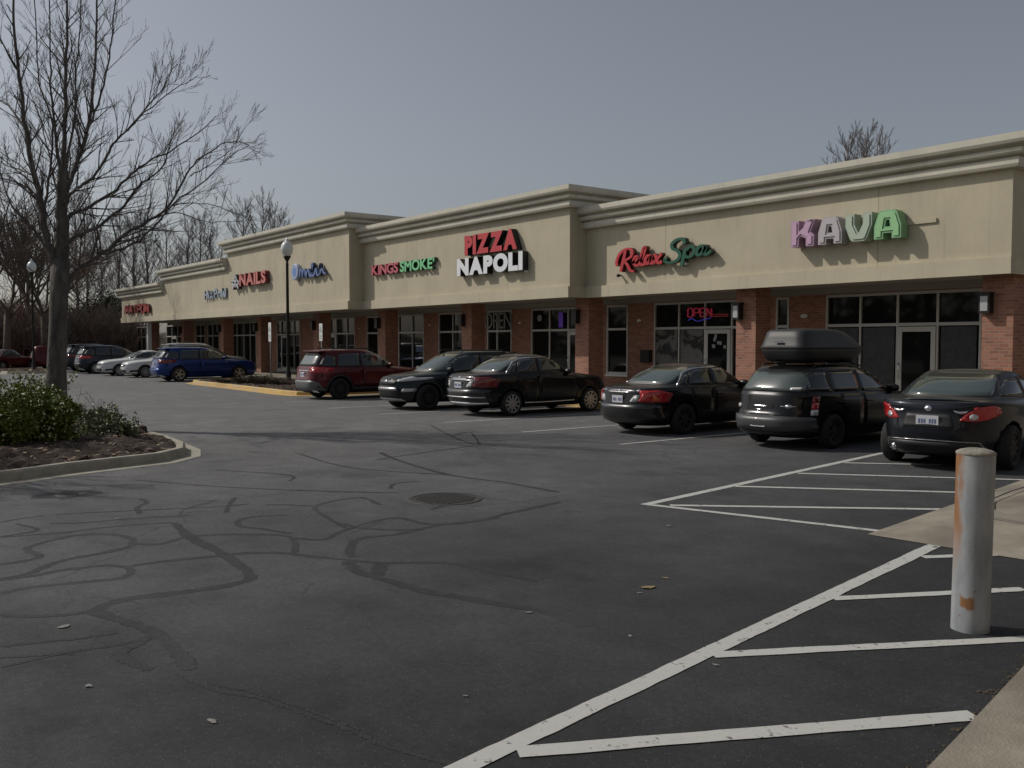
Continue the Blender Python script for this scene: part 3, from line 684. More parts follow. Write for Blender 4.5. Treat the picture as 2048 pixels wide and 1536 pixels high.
for k, (shape, hole) in enumerate([(Kp, ()), (Ap, (Ah,)), (Vp, ()), (Ap, (Ah,))]):
    bm = extrude_bm(poly_letter(shape, hole), .30)
    o = place_letter(bm, xs_[k][0], xs_[k][1], 4.33, 4.99, 20.5 - .34, [plain('kava_edge_%d' % k, cols[k][0], .5), plain('kava_side_%d' % k, tuple(c * .8 for c in cols[k][0]), .6)], 'letter', kava)
    o['label'] = ['pink letter K', 'pale mauve letter A', 'pale grey green letter V', 'bright green letter A'][k]
    def inset(poly, s, cx=.5, cy=.5): return poly
    # neon-like inner stroke: inset face proud of the front
    bm = poly_letter(shape, hole); bmesh.ops.recalc_face_normals(bm, faces=bm.faces[:])
    r = bmesh.ops.inset_region(bm, faces=bm.faces[:], thickness=.075, use_boundary=True, use_even_offset=True)
    bmesh.ops.delete(bm, geom=r['faces'], context='FACES'); 
    loose = [v for v in bm.verts if not v.link_faces]; bmesh.ops.delete(bm, geom=loose, context='VERTS')
    xa = [v.co.x for v in bm.verts]; sx = (xs_[k][1] - xs_[k][0]); extrude_bm(bm, .02)
    x0_, x1_ = min(xa), max(xa); ya = [v.co.y for v in bm.verts]; mxw = max(p[0] for p in shape)
    place_letter(bm, xs_[k][0] + x0_ / mxw * sx, xs_[k][0] + x1_ / mxw * sx, 4.33 + min(ya) * .66, 4.33 + max(ya) * .66, 20.5 - .362, [plain('kava_face_%d' % k, cols[k][1], .4)] * 2, 'letter_face', o)
b = MB(); b.box(-14.2 + 13, -10.95 + 13, -.042, -.004, .03, .13); b.build('raceway', M['stucco'], kava)

# script strokes: constant-depth ribbons following a cursive path
def stroke_sign(strokes, X0, X1, Z0, Z1, wall, depth, wdt, mats, parent, name, stand=.05):
    """strokes in 0..1 box; flat brush with some nib angle; one mesh"""
    allp = [p for s_ in strokes for p in s_]
    ax0, ax1 = min(p[0] for p in allp), max(p[0] for p in allp); ay0, ay1 = min(p[1] for p in allp), max(p[1] for p in allp)
    W = Vector(parent.location); b = MB(); yo = 0
    for s_ in strokes:
        P = smooth_path([(X0 + (p[0] - ax0) / (ax1 - ax0) * (X1 - X0), Z0 + (p[1] - ay0) / (ay1 - ay0) * (Z1 - Z0)) for p in s_], 6); k = len(P)
        yf = wall - depth - stand + yo; yo += .004; Lf = []; Rt = []
        for i in range(k):
            d = Vector(P[min(i + 1, k - 1)]) - Vector(P[max(i - 1, 0)]); d = d.normalized() if d.length > 0 else Vector((1, 0))
            th = wdt * (.62 + .5 * abs(d.y)) * (.65 if i in (0, k - 1) else 1); n_ = Vector((-d.y, d.x)) * th / 2
            Lf.append(Vector(P[i]) + n_); Rt.append(Vector(P[i]) - n_)
        vs = []
        for i in range(k):
            for q, yy in ((Lf[i], yf), (Rt[i], yf), (Rt[i], yf + depth), (Lf[i], yf + depth)): vs.append((q.x - W.x, yy - W.y, q.y - W.z))
        f0 = []; f1 = []
        for i in range(k - 1):
            a = i * 4; f0.append((a, a + 1, a + 5, a + 4))
            f1 += [(a + 1, a + 2, a + 6, a + 5), (a + 2, a + 3, a + 7, a + 6), (a + 3, a, a + 4, a + 7)]
        f1 += [(0, 3, 2, 1), (k * 4 - 4, k * 4 - 3, k * 4 - 2, k * 4 - 1)]
        o_ = len(b.v); b.v += vs; b.f += [tuple(o_ + i for i in f) for f in f0 + f1]; b.m += [0] * len(f0) + [1] * len(f1)
    return b.build(name, mats, parent)
spa = sign('cursive red Relax and dark green Spa sign on the recessed panel', -19.5, 20.5, 4.5)
Relax = [[(.02, .30), (.0, .45), (.06, .72), (.18, .90), (.32, .92), (.38, .78), (.34, .60), (.22, .50), (.16, .50)], [(.22, .88), (.17, .55), (.12, .20), (.10, .05)], [(.17, .50), (.26, .30), (.33, .08), (.42, .02)],
         [(.38, .34), (.46, .46), (.49, .56), (.45, .60), (.41, .46), (.42, .30), (.50, .24), (.56, .36)], [(.56, .36), (.64, .66), (.67, .92), (.62, .84), (.58, .50), (.57, .28), (.63, .25), (.68, .36)],
         [(.80, .58), (.72, .58), (.67, .42), (.70, .27), (.76, .34), (.81, .56), (.79, .32), (.83, .27), (.88, .36)], [(.86, .60), (.90, .56), (.95, .30), (1.0, .26), (1.04, .34)], [(1.04, .62), (.95, .44), (.86, .26)]]
Spa_ = [[(.42, .80), (.40, .98), (.28, 1.0), (.16, .86), (.17, .68), (.28, .56), (.33, .40), (.26, .22), (.10, .16), (.0, .24), (.04, .36)], [(.44, .62), (.40, .30), (.36, .0)], [(.44, .55), (.54, .68), (.62, .60), (.60, .40), (.50, .30), (.43, .38)],
        [(.84, .66), (.74, .66), (.67, .48), (.70, .34), (.79, .42), (.86, .64), (.83, .40), (.88, .34), (.97, .46)]]
o = stroke_sign(Relax, -21.15, -19.25, 4.08, 4.78, 20.5, .16, .105, [red, plain('ret_red', (.11, .008, .012), .4)], spa, 'lettering', .08); o['label'] = 'cursive red word Relax'
dgreen = plain('sign_dark_green', (.010, .095, .055), .35)
o = stroke_sign(Spa_, -19.1, -17.35, 4.12, 4.90, 20.5, .16, .11, [dgreen, plain('ret_dgreen', (.008, .02, .014), .4)], spa, 'lettering', .08); o['label'] = 'cursive dark green word Spa'
for px, py in [(1370, 527), (1408, 495), (1237, 551)]:
    X, Z = onY(px, py, 20.35); b = MB(); b.lathe([(0, -.05), (.05, -.04), (.06, 0), (.03, .06), (.02, .14)], 12, (X + 19.5, -.15, Z - 4.5), 'y'); b.build('spot_lamp', M['white'] if py < 540 else M['bronze'], spa, True)

nails = sign('salmon red NAILS block letters with a grey and white emblem at their left', -48, 19.1, 5.2)
word('NAILS', -49.1, -45.5, 4.95, 5.62, 19.1, .24, [plain('sign_salmon', (.60, .20, .18), .4), plain('ret_maroon', (.16, .02, .02), .5)], nails, .05, .04)
emb = [[(.5, 1), (.35, .7), (.5, .5), (.65, .7), (.5, 1)], [(.0, .5), (.3, .62), (.55, .4), (.3, .3), (.0, .5)], [(.1, .0), (.3, .25), (.6, .3), (.9, .0)], [(.7, .6), (.9, .45), (.75, .25)], [(.4, .55), (.5, .1)]]
stroke_sign(emb, -50.3, -49.3, 4.85, 5.60, 19.1, .2, .16, [plain('emblem_grey', (.50, .52, .54), .4), dkside], nails, 'emblem')
def scribble(seed, n, loopy=True):
    rnd = random.Random(seed); out = []
    for i in range(n):
        x = i + .1; h = rnd.choice([.62, .62, 1.0])
        if rnd.random() < .5: out.append([(x + .15, h), (x + .1, .5), (x + .12, .02)]); out.append([(x + .15, .5), (x + .6, .6), (x + .7, .3), (x + .4, .02), (x + .12, .1)])
        else: out.append([(x + .7, .55), (x + .4, .65), (x + .1, .35), (x + .35, .02), (x + .7, .15)])
    return out
blue = sign('pale blue lettering with a round blue disc, right of the street lamp', -40.5, 19.1, 5.3)
b = MB(); b.lathe([(0, -.22), (.36, -.22), (.40, -.2), (.40, -.03)], 28, (-1.55, 0, 0), 'y'); b.lathe([(0, -.225), (.22, -.225), (.22, -.221)], 24, (-1.55, 0, 0), 'y', 1)
b.build('disc', [plain('sign_disc_blue', (.36, .42, .60), .4), plain('sign_disc_inner', (.16, .26, .55), .4)], blue, False)
stroke_sign([[(0, .1), (.1, .62), (.35, .65), (.45, .05), (.6, .6), (.85, .62), (1.0, .05), (1.2, .45), (1.45, .62), (1.6, .1), (1.8, .1), (2.1, .98), (1.95, .98), (2.0, .05), (2.3, .12), (2.6, .6), (2.75, .1), (3.0, .1), (3.2, .95), (3.1, .1), (3.5, .5), (3.8, .15), (4.1, .1)]], -41.5, -38.7, 5.02, 5.52, 19.1, .16, .12, [plain('sign_blue', (.13, .20, .42), .4), plain('ret_blue', (.04, .06, .12), .5)], blue, 'lettering')
lb = sign('pale grey blue lettering on the middle height panel left of NAILS', -53, 19.1, 4.7)
stroke_sign([[(0, .05), (0, .9)], [(0, .5), (.5, .5)], [(.6, .05), (.65, .9), (1.05, .05)], [(1.3, .1), (1.6, .55), (1.35, .8), (1.75, .1)], [(2.2, .1), (2.3, .95), (2.8, .6), (2.4, .5)], [(3.0, .1), (3.1, .6), (3.5, .5), (3.5, .1)], [(3.8, .1), (3.8, 1.0)], [(4.1, .05), (4.15, .65), (4.5, .1), (4.6, .95)]], -55.0, -51.6, 4.45, 5.02, 19.1, .09, .12, [plain('sign_pale_blue', (.42, .49, .57), .4), plain('ret_grey_blue', (.22, .25, .30), .5)], lb, 'lettering')
rs = sign('dull brick red block letters on the lowest, farthest panel', -69, 19.1, 4.3)
rsm = [plain('sign_brick_red', (.34, .045, .035), .5), plain('ret_brown', (.10, .02, .015), .5)]
for k, gl in enumerate([[[(0, 0), (0, 1), (.5, .4), (1, 1), (1, 0)]], [[(0, 0), (.5, 1), (1, 0)], [(.2, .4), (.8, .4)]], [[(0, 1), (1, 1)], [(.5, 0), (.5, 1)]], [[(0, 0), (0, 1), (1, .9), (1, .5), (0, .45)]], [[(.1, 0), (.0, .5), (.1, 1), (.9, 1), (1, .5), (.9, 0), (.1, 0)]], [[(0, 0), (0, 1), (1, 0), (1, 1)]]]):
    x = -71.9 + k * .97 + (.15 if k > 1 else 0); stroke_sign(gl, x, x + .66, 4.02, 4.54, 19.1, .14, .24, rsm, rs, 'letter')

# window lettering, neon and posters
def on_glass(px, py, off=.055): return onY(px, py, WALL - off)
X0, Z0 = on_glass(968, 660); X1, Z1 = on_glass(1022, 638)
s = tag(thing('window_lettering', 'x', 'x', (X0, WALL, Z0)), 'large grey OPEN letters across the upper window behind the brick pier', 'window lettering')
word('OPEN', X0, X1, Z0 + .05, Z0 + .72, WALL, .012, [plain('frost_letter', (.26, .27, .26), .6)] * 2, s, .06, .0, gapf=.028)
def neon(X, Z, w, h, label):
    t = thing('neon_sign', label, 'neon sign', (X, WALL - .05, Z)); o = stroke_sign([[(0, .5), (0, 1), (.6, 1), (.6, 0), (0, 0), (0, .5)], [(.9, 0), (.9, 1), (1.5, .95), (1.5, .5), (.9, .5)], [(2.4, 1), (1.8, 1), (1.8, 0), (2.4, 0)], [(1.8, .5), (2.3, .5)], [(2.7, 0), (2.7, 1), (3.3, 0), (3.3, 1)]], X, X + w, Z, Z + h, WALL - .03, .02, .05, [M['neonred']] * 2, t, 'neon_letters', 0.01)
    o2 = stroke_sign([[(0, .4), (.5, .9), (1.2, .1), (2, .5), (3, .9)]], X, X + w, Z - .16, Z - .07, WALL - .03, .02, .03, [M['neonblue']] * 2, t, 'neon_underline', 0.01); return t
X, Z = on_glass(1376, 633); neon(X, Z, .95, .24, 'lit red OPEN neon sign with blue underline in the spa window')
X, Z = on_glass(1419, 634); t = thing('neon_sign', 'long thin dull red lit sign above the spa door', 'neon sign', (X, WALL - .05, Z))
b = MB(); b.box(0, .75, -.01, .01, 0, .03); b.box(0, .75, -.01, .01, .06, .09); b.build('tube', emit('dull_red_light', (.3, .02, .03), .10), t)
X, Z = on_glass(1122, 640); b = MB(); b.box(-.12, .12, -.01, .01, -.28, .28); o = b.build('window_sign', M['purple'], loc=(X, WALL - .06, Z)); tag(o, 'small purple lit vertical sign in the pizza shop window', 'window sign')
X, Z = on_glass(1079, 636); b = MB(); b.lathe([(0, -.01), (.13, -.01), (.13, .005)], 20, (0, 0, 0), 'y'); o = b.build('window_sticker', plain('sticker', (.30, .30, .28), .6), loc=(X, WALL - .045, Z)); tag(o, 'round pale sticker on the pizza shop upper window', 'sticker')
X, Z = on_glass(838, 693); b = MB(); b.box(-.30, .30, -.01, .0, -.25, .0, 0); b.box(-.32, .32, -.012, .0, .003, .06, 1); o = b.build('window_poster', [plain('poster_blue', (.05, .08, .22), .5), white_s], loc=(X, WALL - .03, Z)); tag(o, 'blue and white poster low in the window behind the dark suv', 'poster')
def poster_mat():
    m, nt, b = _m('photo_poster'); N = nt.nodes; L_ = nt.links; tc = N.new('ShaderNodeTexCoord'); mp = N.new('ShaderNodeMapping'); mp.inputs['Rotation'].default_value = (0, .6, 0)
    L_.new(tc.outputs['Object'], mp.inputs[0]); n = N.new('ShaderNodeTexNoise'); n.inputs['Scale'].default_value = 1.5; n.inputs['Detail'].default_value = 2; n.inputs['Distortion'].default_value = 1.4
    L_.new(mp.outputs[0], n.inputs['Vector']); r = N.new('ShaderNodeValToRGB'); e = r.color_ramp.elements; e[0].position = .42; e[0].color = (.03, .03, .032, 1); e[1].position = .50; e[1].color = (.17, .165, .16, 1)
    L_.new(n.outputs['Fac'], r.inputs[0]); L_.new(r.outputs[0], b.inputs['Base Color']); b.inputs['Roughness'].default_value = .15; return m
pm = poster_mat()
for l, r, lb_ in [(1311, 1356, 'grey photographic window film in the left lower spa pane'), (1360, 1408, 'grey photographic window film beside the spa door')]:
    a, c_ = WX(l), WX(r); b = MB(); b.box(a + .04, c_ - .04, WALL - .006, WALL + .036, .36, 2.31); o = b.build('window_film', pm); tag(o, lb_, 'window film', 'films on the spa windows')
X, Z = on_glass(1436, 690); b = MB(); rnd = random.Random(8)
for i in range(9): x = rnd.uniform(-.25, .22); z = rnd.uniform(-.2, .25); b.box(x, x + .09, -.006 - i * .0003, 0, z, z + .10)
o = b.build('door_notices', plain('notice', (.30, .33, .34), .6), loc=(X, WALL - .046, Z)); tag(o, 'cluster of small pale notices on the spa glass door', 'notices')
X, Z = on_glass(1897, 706); b = MB(); b.box(-.14, .14, -.008, 0, -.085, .085); o = b.build('window_notice', plain('notice_pale', (.26, .28, .28), .6), loc=(X, WALL + .03, Z)); o.rotation_euler = (0, .12, 0); tag(o, 'pale tilted notice low in the window right of the KAVA shop door', 'notice')
fm = noisy('etched_film', (.014, .014, .015), (.040, .040, .041), 7, .35, .1, 30, detail=9)
for l, r, lb_ in [(1655, 1719, 'dark patterned film in the lower KAVA window behind the wagon roof box'), (1722, 1793, 'dark patterned film in the lower KAVA window left of the door'), (1878, 1958, 'dark patterned film in the lower KAVA window right of the door')]:
    a, c_ = WX(l), WX(r); b = MB(); b.box(a + .06, c_ - .05, WALL - .004, WALL + .028, .34, 2.30); o = b.build('window_film', fm); tag(o, lb_, 'window film', 'films on the KAVA windows')

# ------------------------------------------------------------------ cars
PROFILES = {
 'suv': dict(L=4.6, wb=2.69, rear=1.0, R=.36, belt=1.04, rows=[(.21, -2.02, 1.98, .78, 4, 4), (.28, -2.20, 2.16, .86, 4, 4), (.42, -2.29, 2.27, .91, 4.6, 3.6), (.62, -2.30, 2.30, .925, 5, 3.4), (.76, -2.26, 2.28, .925, 5, 3.2), (.90, -2.23, 2.20, .92, 5, 3.0), (.98, -2.21, 1.98, .905, 5, 3.0), (1.04, -2.19, 1.45, .89, 5, 3.2), (1.09, -2.17, 1.10, .865, 5, 3.2), (1.22, -2.10, .90, .815, 5, 3.6), (1.42, -1.98, .55, .74, 5, 3.6), (1.56, -1.88, .24, .675, 5, 3.6), (1.635, -1.80, .02, .61, 4.5, 3.2)], top=1.69),
 'sedan': dict(L=4.85, wb=2.72, rear=1.12, R=.325, belt=.97, rows=[(.19, -2.1, 2.15, .76, 4, 4), (.26, -2.30, 2.33, .85, 4, 3.6), (.40, -2.41, 2.42, .895, 4, 3.2), (.56, -2.43, 2.42, .91, 4, 3.2), (.70, -2.40, 2.38, .91, 4.2, 3.0), (.82, -2.37, 2.27, .905, 4.4, 3.0), (.90, -2.35, 1.95, .89, 4.4, 3.0), (.955, -2.31, 1.4, .875, 4, 3), (.99, -2.15, 1.08, .855, 4, 3), (1.02, -1.72, .95, .835, 4, 3.2), (1.14, -1.45, .73, .785, 4, 3.4), (1.27, -1.14, .45, .725, 4, 3.4), (1.37, -.84, .18, .665, 4, 3.2), (1.41, -.68, .02, .61, 4, 3)], top=1.455),
 'coupe': dict(L=4.6, wb=2.67, rear=1.02, R=.335, belt=.95, rows=[(.18, -1.98, 2.0, .76, 4, 4), (.25, -2.18, 2.2, .84, 3.4, 3.4), (.40, -2.29, 2.3, .895, 3.1, 3), (.56, -2.31, 2.3, .91, 3.1, 3), (.70, -2.27, 2.25, .915, 3.3, 3), (.82, -2.25, 2.1, .91, 3.4, 2.8), (.90, -2.24, 1.75, .90, 3.6, 2.8), (.955, -2.21, 1.2, .88, 3.6, 3), (.985, -2.02, .98, .85, 3.4, 3), (1.005, -1.72, .88, .81, 3.2, 3), (1.10, -1.42, .68, .765, 3.2, 3.2), (1.22, -1.05, .42, .705, 3.2, 3.2), (1.31, -.72, .15, .645, 3.2, 3), (1.345, -.55, .0, .60, 3.4, 3)], top=1.385),
 'wagon': dict(L=4.7, wb=2.68, rear=1.08, R=.315, belt=.97, rows=[(.20, -2.08, 2.05, .74, 4, 4), (.27, -2.28, 2.2, .81, 4, 3.6), (.40, -2.37, 2.33, .845, 3.6, 3.2), (.54, -2.39, 2.33, .86, 3.6, 3.2), (.66, -2.31, 2.3, .86, 4, 3), (.80, -2.28, 2.2, .855, 4, 3), (.88, -2.26, 1.95, .845, 4, 3), (.94, -2.24, 1.4, .83, 4, 3), (.98, -2.22, 1.1, .815, 3.8, 3), (1.04, -2.19, .94, .79, 3.6, 3.2), (1.16, -2.11, .72, .745, 3.4, 3.4), (1.30, -1.98, .42, .69, 3.4, 3.4), (1.39, -1.86, .16, .635, 3.6, 3.2), (1.43, -1.76, .02, .59, 3.6, 3)], top=1.465),
}
def resample(curve, N):
    L_ = [0]
    for i in range(1, len(curve)): L_.append(L_[-1] + math.dist(curve[i], curve[i - 1]))
    out = []; j = 0
    for k in range(N):
        t = L_[-1] * k / N
        while L_[j + 1] < t: j += 1
        u = (t - L_[j]) / max(1e-9, L_[j + 1] - L_[j]); out.append((curve[j][0] * (1 - u) + curve[j + 1][0] * u, curve[j][1] * (1 - u) + curve[j + 1][1] * u))
    return out
def ring_pts(xr, xf, w, nr, nf, N=88):
    c = (xr + xf) / 2; a = (xf - xr) / 2; cv = []
    K = 400
    for i in range(K + 1):
        th = PI + 2 * PI * i / K; co, si = math.cos(th), math.sin(th); n = nf if co > 0 else nr
        cv.append((c + a * math.copysign(abs(co) ** (2 / n), co), w * math.copysign(abs(si) ** (2 / n), si)))
    return resample(cv, N)
def pchip(xs, ys, x):
    n = len(xs); h = [xs[i + 1] - xs[i] for i in range(n - 1)]; d = [(ys[i + 1] - ys[i]) / h[i] for i in range(n - 1)]
    m = [d[0]] + [0 if d[i - 1] * d[i] <= 0 else 2 * d[i - 1] * d[i] / (d[i - 1] + d[i]) for i in range(1, n - 1)] + [d[-1]]
    i = max(j for j in range(n - 1) if xs[j] <= x or j == 0); t = (x - xs[i]) / h[i]
    return ys[i] * (1 + 2 * t) * (1 - t) ** 2 + h[i] * m[i] * t * (1 - t) ** 2 + ys[i + 1] * t * t * (3 - 2 * t) + h[i] * m[i + 1] * t * t * (t - 1)
def car_body(P, wscale, hscale, lscale):
    rows = P['rows']; k = len(rows); T = list(range(k)); N = 88
    mb = MB(); rings = []; sub = 4
    for s in range((k - 1) * sub + 1):
        t = s / sub; v = [pchip(T, [r[c] for r in rows], min(t, k - 1 - 1e-9)) for c in range(6)]
        rings.append((v[0] * hscale, ring_pts(v[1] * lscale, v[2] * lscale, v[3] * wscale, v[4], v[5], N)))
    zt, last = rings[-1]; cx = (rows[-1][1] + rows[-1][2]) / 2 * lscale; top = P['top'] * hscale
    # roof crown
    slope = top - zt
    for q in (.93, .84, .7, .5, .25, .08):
        rings.append((zt + slope * (1 - q ** 2.2), [(cx + (x - cx) * (q ** .9), y * q) for x, y in last]))
    for z, ring in rings: mb.v += [(x, y, z) for x, y in ring]
    for i in range(len(rings) - 1):
        for j in range(N): a = i * N + j; b = i * N + (j + 1) % N; mb.f.append((a, b, b + N, a + N))
    mb.f.append(tuple(range(N - 1, -1, -1))); o = (len(rings) - 1) * N; mb.f.append(tuple(o + j for j in range(N)))
    bm = bmesh.new(); me = bpy.data.meshes.new('x'); me.from_pydata(mb.v, [], mb.f); bm.from_mesh(me); bpy.data.meshes.remove(me)
    bmesh.ops.recalc_face_normals(bm, faces=bm.faces[:])
    return bm
def decal(bvh, poly, plane, side=1, off=.006, sp=.07, depth=.02, mi=0):
    """project an outline onto the body; returns verts/faces in car coords with a skirt"""
    bm = bmesh.new(); f = bm.faces.new([bm.verts.new((p[0], p[1], 0)) for p in poly])
    xs = [p[0] for p in poly]; ys = [p[1] for p in poly]
    for lo, hi, nx in ((min(xs), max(xs), (1, 0, 0)), (min(ys), max(ys), (0, 1, 0))):
        n = int((hi - lo) / sp)
        for i in range(1, n + 1):
            bmesh.ops.bisect_plane(bm, geom=bm.verts[:] + bm.edges[:] + bm.faces[:], plane_co=Vector(nx) * (lo + (hi - lo) * i / (n + 1)), plane_no=nx)
    nrm = {}
    for v in bm.verts:
        u, w = v.co.x, v.co.y
        if plane == 'side': o, d = Vector((u, side * 3, w)), Vector((0, -side, 0))
        elif plane == 'rear': o, d = Vector((-6, u, w)), Vector((1, 0, 0))
        elif plane == 'front': o, d = Vector((6, u, w)), Vector((-1, 0, 0))
        else: o, d = Vector((u, w, 5)), Vector((0, 0, -1))
        h = bvh.ray_cast(o, d)
        if h[0] is None: 
            o2 = o + d * (3 if plane != 'side' else 2.2); h = bvh.find_nearest(o2)
        n_ = h[1]
        if n_.dot(d) > 0: n_ = -n_
        v.co = h[0] + n_ * off; nrm[v.index] = n_
        v.normal = n_
    bm.verts.ensure_lookup_table(); bm.verts.index_update()
    ns = {v: v.normal.copy() for v in bm.verts}
    bm.normal_update()
    for f in bm.faces:
        if f.normal.dot(sum((ns[v] for v in f.verts), Vector())) < 0: f.normal_flip()
    vs = [v.co.copy() for v in bm.verts]; idx = {v: i for i, v in enumerate(bm.verts)}
    fs = [tuple(idx[v] for v in f.verts) for f in bm.faces]; skirt = {}
    for e in bm.edges:
        if e.is_boundary:
            f = e.link_faces[0]; l = [l for l in f.loops if l.edge == e][0]; a, b = l.vert, l.link_loop_next.vert
            for v in (a, b):
                if v not in skirt: skirt[v] = len(vs); vs.append(v.co - ns[v] * (off + depth))
            fs.append((idx[b], idx[a], skirt[a], skirt[b]))
    bm.free(); return vs, fs
def circle(cx, cy, r, n=20, ry=None): return [(cx + r * math.cos(2 * PI * i / n), cy + (ry or r) * math.sin(2 * PI * i / n)) for i in range(n)]
def rect(x0, x1, y0, y1, r=.02): return rp([(x0, y0), (x1, y0), (x1, y1), (x0, y1)], r)
def mirror_y(poly): return [(-p[0], p[1]) for p in poly][::-1]
def wheel_mesh(R, rimR, spokes, w=.22, style='star'):
    t = MB(); r = R
    t.lathe([(rimR - .01, -w / 2 + .02), (rimR + .01, -w / 2), (r - .04, -w / 2 - .005), (r - .012, -w / 2 + .02), (r, -w / 2 + .05), (r, w / 2 - .05), (r - .012, w / 2 - .02), (r - .04, w / 2 + .005), (rimR + .01, w / 2), (rimR - .01, w / 2 - .02)], 36, axis='y')
    m = MB()
    m.lathe([(rimR, w / 2 - .012), (rimR - .022, w / 2 - .015), (rimR - .03, w / 2 - .05), (rimR - .035, 0)], 36, axis='y')
    m.lathe([(0, .02), (rimR - .03, .02)], 24, axis='y', mi=1)
    m.lathe([(0, w / 2 - .02), (.05, w / 2 - .022), (.065, w / 2 - .04), (.07, .03)], 16, axis='y')
    for i in range(spokes):
        a = 2 * PI * i / spokes; ca, sa = math.cos(a), math.sin(a)
        wd0, wd1 = (.035, .02) if style == 'star' else (.05, .06)
        def P(rr, o, y): return (ca * rr - sa * o, y, sa * rr + ca * o)
        y1, y0 = w / 2 - .028, w / 2 - .07
        vs = [P(.05, -wd0, y1), P(.05, wd0, y1), P(rimR - .015, wd1, y1 + .008), P(rimR - .015, -wd1, y1 + .008), P(.05, -wd0, y0), P(.05, wd0, y0), P(rimR - .015, wd1, y0), P(rimR - .015, -wd1, y0)]
        m.add(vs, [(0, 1, 2, 3), (0, 4, 5, 1), (1, 5, 6, 2), (2, 6, 7, 3), (3, 7, 4, 0)])
    return t, m
class Car:
    def __init__(s, name, kind, label, cat, xy, rz, paint, W=1.84, hs=1.0, ls=1.0, clad=None, rim=(.24, 10, 'star'), rimmat=None):
        P = PROFILES[kind]; s.P = P; s.kind = kind; s.paint = paint
        s.ws = W / 2 / max(r[3] for r in P['rows']); s.hs = hs; s.ls = ls
        s.t = thing(name, label, cat, (xy[0], xy[1], 0), rz, 'cars parked in front of the strip mall')
        bm = car_body(P, s.ws, hs, ls); s.bvh = BVHTree.FromBMesh(bm)
        me = bpy.data.meshes.new('body'); bm.to_mesh(me); bm.free()
        o = bpy.data.objects.new('body', me); C.objects.link(o)
        s.R = P['R']; rl = P['rows']; s.xr = min(r[1] for r in rl) * ls; s.xf = max(r[2] for r in rl) * ls
        s.wx = [s.xr + P['rear'], s.xr + P['rear'] + P['wb'] * ls]; wy = W / 2
        # cut the wheel arches
        cm = MB()
        for wx in s.wx:
            for sd in (-1, 1):
                n = 32; r = s.R + .055; y0, y1 = (wy - .30, wy + .3) if sd > 0 else (-wy - .3, -wy + .30); base = len(cm.v)
                for y in (y0, y1):
                    for j in range(n): a = 2 * PI * j / n; cm.v.append((wx + r * math.cos(a), y, s.R + r * math.sin(a)))
                for j in range(n): cm.f.append((base + j, base + (j + 1) % n, base + n + (j + 1) % n, base + n + j))
                cm.f.append(tuple(base + j for j in range(n - 1, -1, -1))); cm.f.append(tuple(base + n + j for j in range(n)))
        cm.m = [0] * len(cm.f); cut = cm.build('cut', M['well']); cb = bmesh.new(); cb.from_mesh(cut.data); bmesh.ops.recalc_face_normals(cb, faces=cb.faces[:]); cb.to_mesh(cut.data); cb.free()
        md = o.modifiers.new('b', 'BOOLEAN'); md.operation = 'DIFFERENCE'; md.object = cut; md.solver = 'EXACT'
        dg = bpy.context.evaluated_depsgraph_get(); dg.update(); nm = bpy.data.meshes.new_from_object(o.evaluated_get(dg))
        o.modifiers.clear(); o.data = nm; bpy.data.objects.remove(cut)
        nm.name = 'body'; nm.materials.clear(); nm.materials.append(paint); nm.materials.append(M['well']); nm.materials.append(clad or paint)
        for p in nm.polygons:
            c = p.center; p.use_smooth = True; p.material_index = 0
            inw = any(math.hypot(c.x - wx, c.z - s.R) < s.R + .050 and abs(c.y) < wy - .02 for wx in s.wx)
            onrim = any(abs(math.hypot(c.x - wx, c.z - s.R) - s.R - .055) < .006 for wx in s.wx) and abs(p.normal.y) < .3
            if inw or onrim or p.normal.z < -.9: p.material_index = 1; p.use_smooth = False
            elif c.z < .40 * hs and clad: p.material_index = 2
        o.parent = s.t; s.body = o
        t, m = wheel_mesh(s.R, rim[0], rim[1], .215, rim[2])
        first = None
        for wx in s.wx:
            for sd in (-1, 1):
                if first is None:
                    w = t.build('wheel', M['rubber'], s.t, True); r = m.build('rim', [rimmat or M['alloy'], M['brake_shaderim']], w); first = (w, r)
                else:
                    w = first[0].copy(); C.objects.link(w); w.parent = s.t; r = first[1].copy(); C.objects.link(r); r.parent = w
                w.location = (wx, sd * (wy - .125), s.R); w.rotation_euler = (0, random.random() * 3, 0 if sd > 0 else PI)
        s.R_ = s.R
    def sc(s, poly, plane):
        f = {'side': (s.ls, s.hs), 'rear': (s.ws, s.hs), 'front': (s.ws, s.hs), 'top': (s.ls, s.ws)}[plane]
        return [(p[0] * f[0], p[1] * f[1]) for p in poly]
    def d(s, name, mat, items, parent=None, off=.006, sp=.07, depth=.02):
        """items: (poly, plane, side)"""
        mb = MB()
        for it in items:
            poly, plane, side = it[:3]
            vs, fs = decal(s.bvh, s.sc(poly, plane), plane, side, it[3] if len(it) > 3 else off, sp, depth); mb.add(vs, fs, it[4] if len(it) > 4 else 0)
        return mb.build(name, mat, parent or s.t, True)
    def pt(s, u, v, plane, side=1, off=0):
        u, v = s.sc([(u, v)], plane)[0]
        o, d = {'side': (Vector((u, side * 3, v)), Vector((0, -side, 0))), 'rear': (Vector((-6, u, v)), Vector((1, 0, 0))), 'front': (Vector((6, u, v)), Vector((-1, 0, 0)))}[plane]
        h = s.bvh.ray_cast(o, d); return h[0] + (h[1] if h[1].dot(d) < 0 else -h[1]) * off
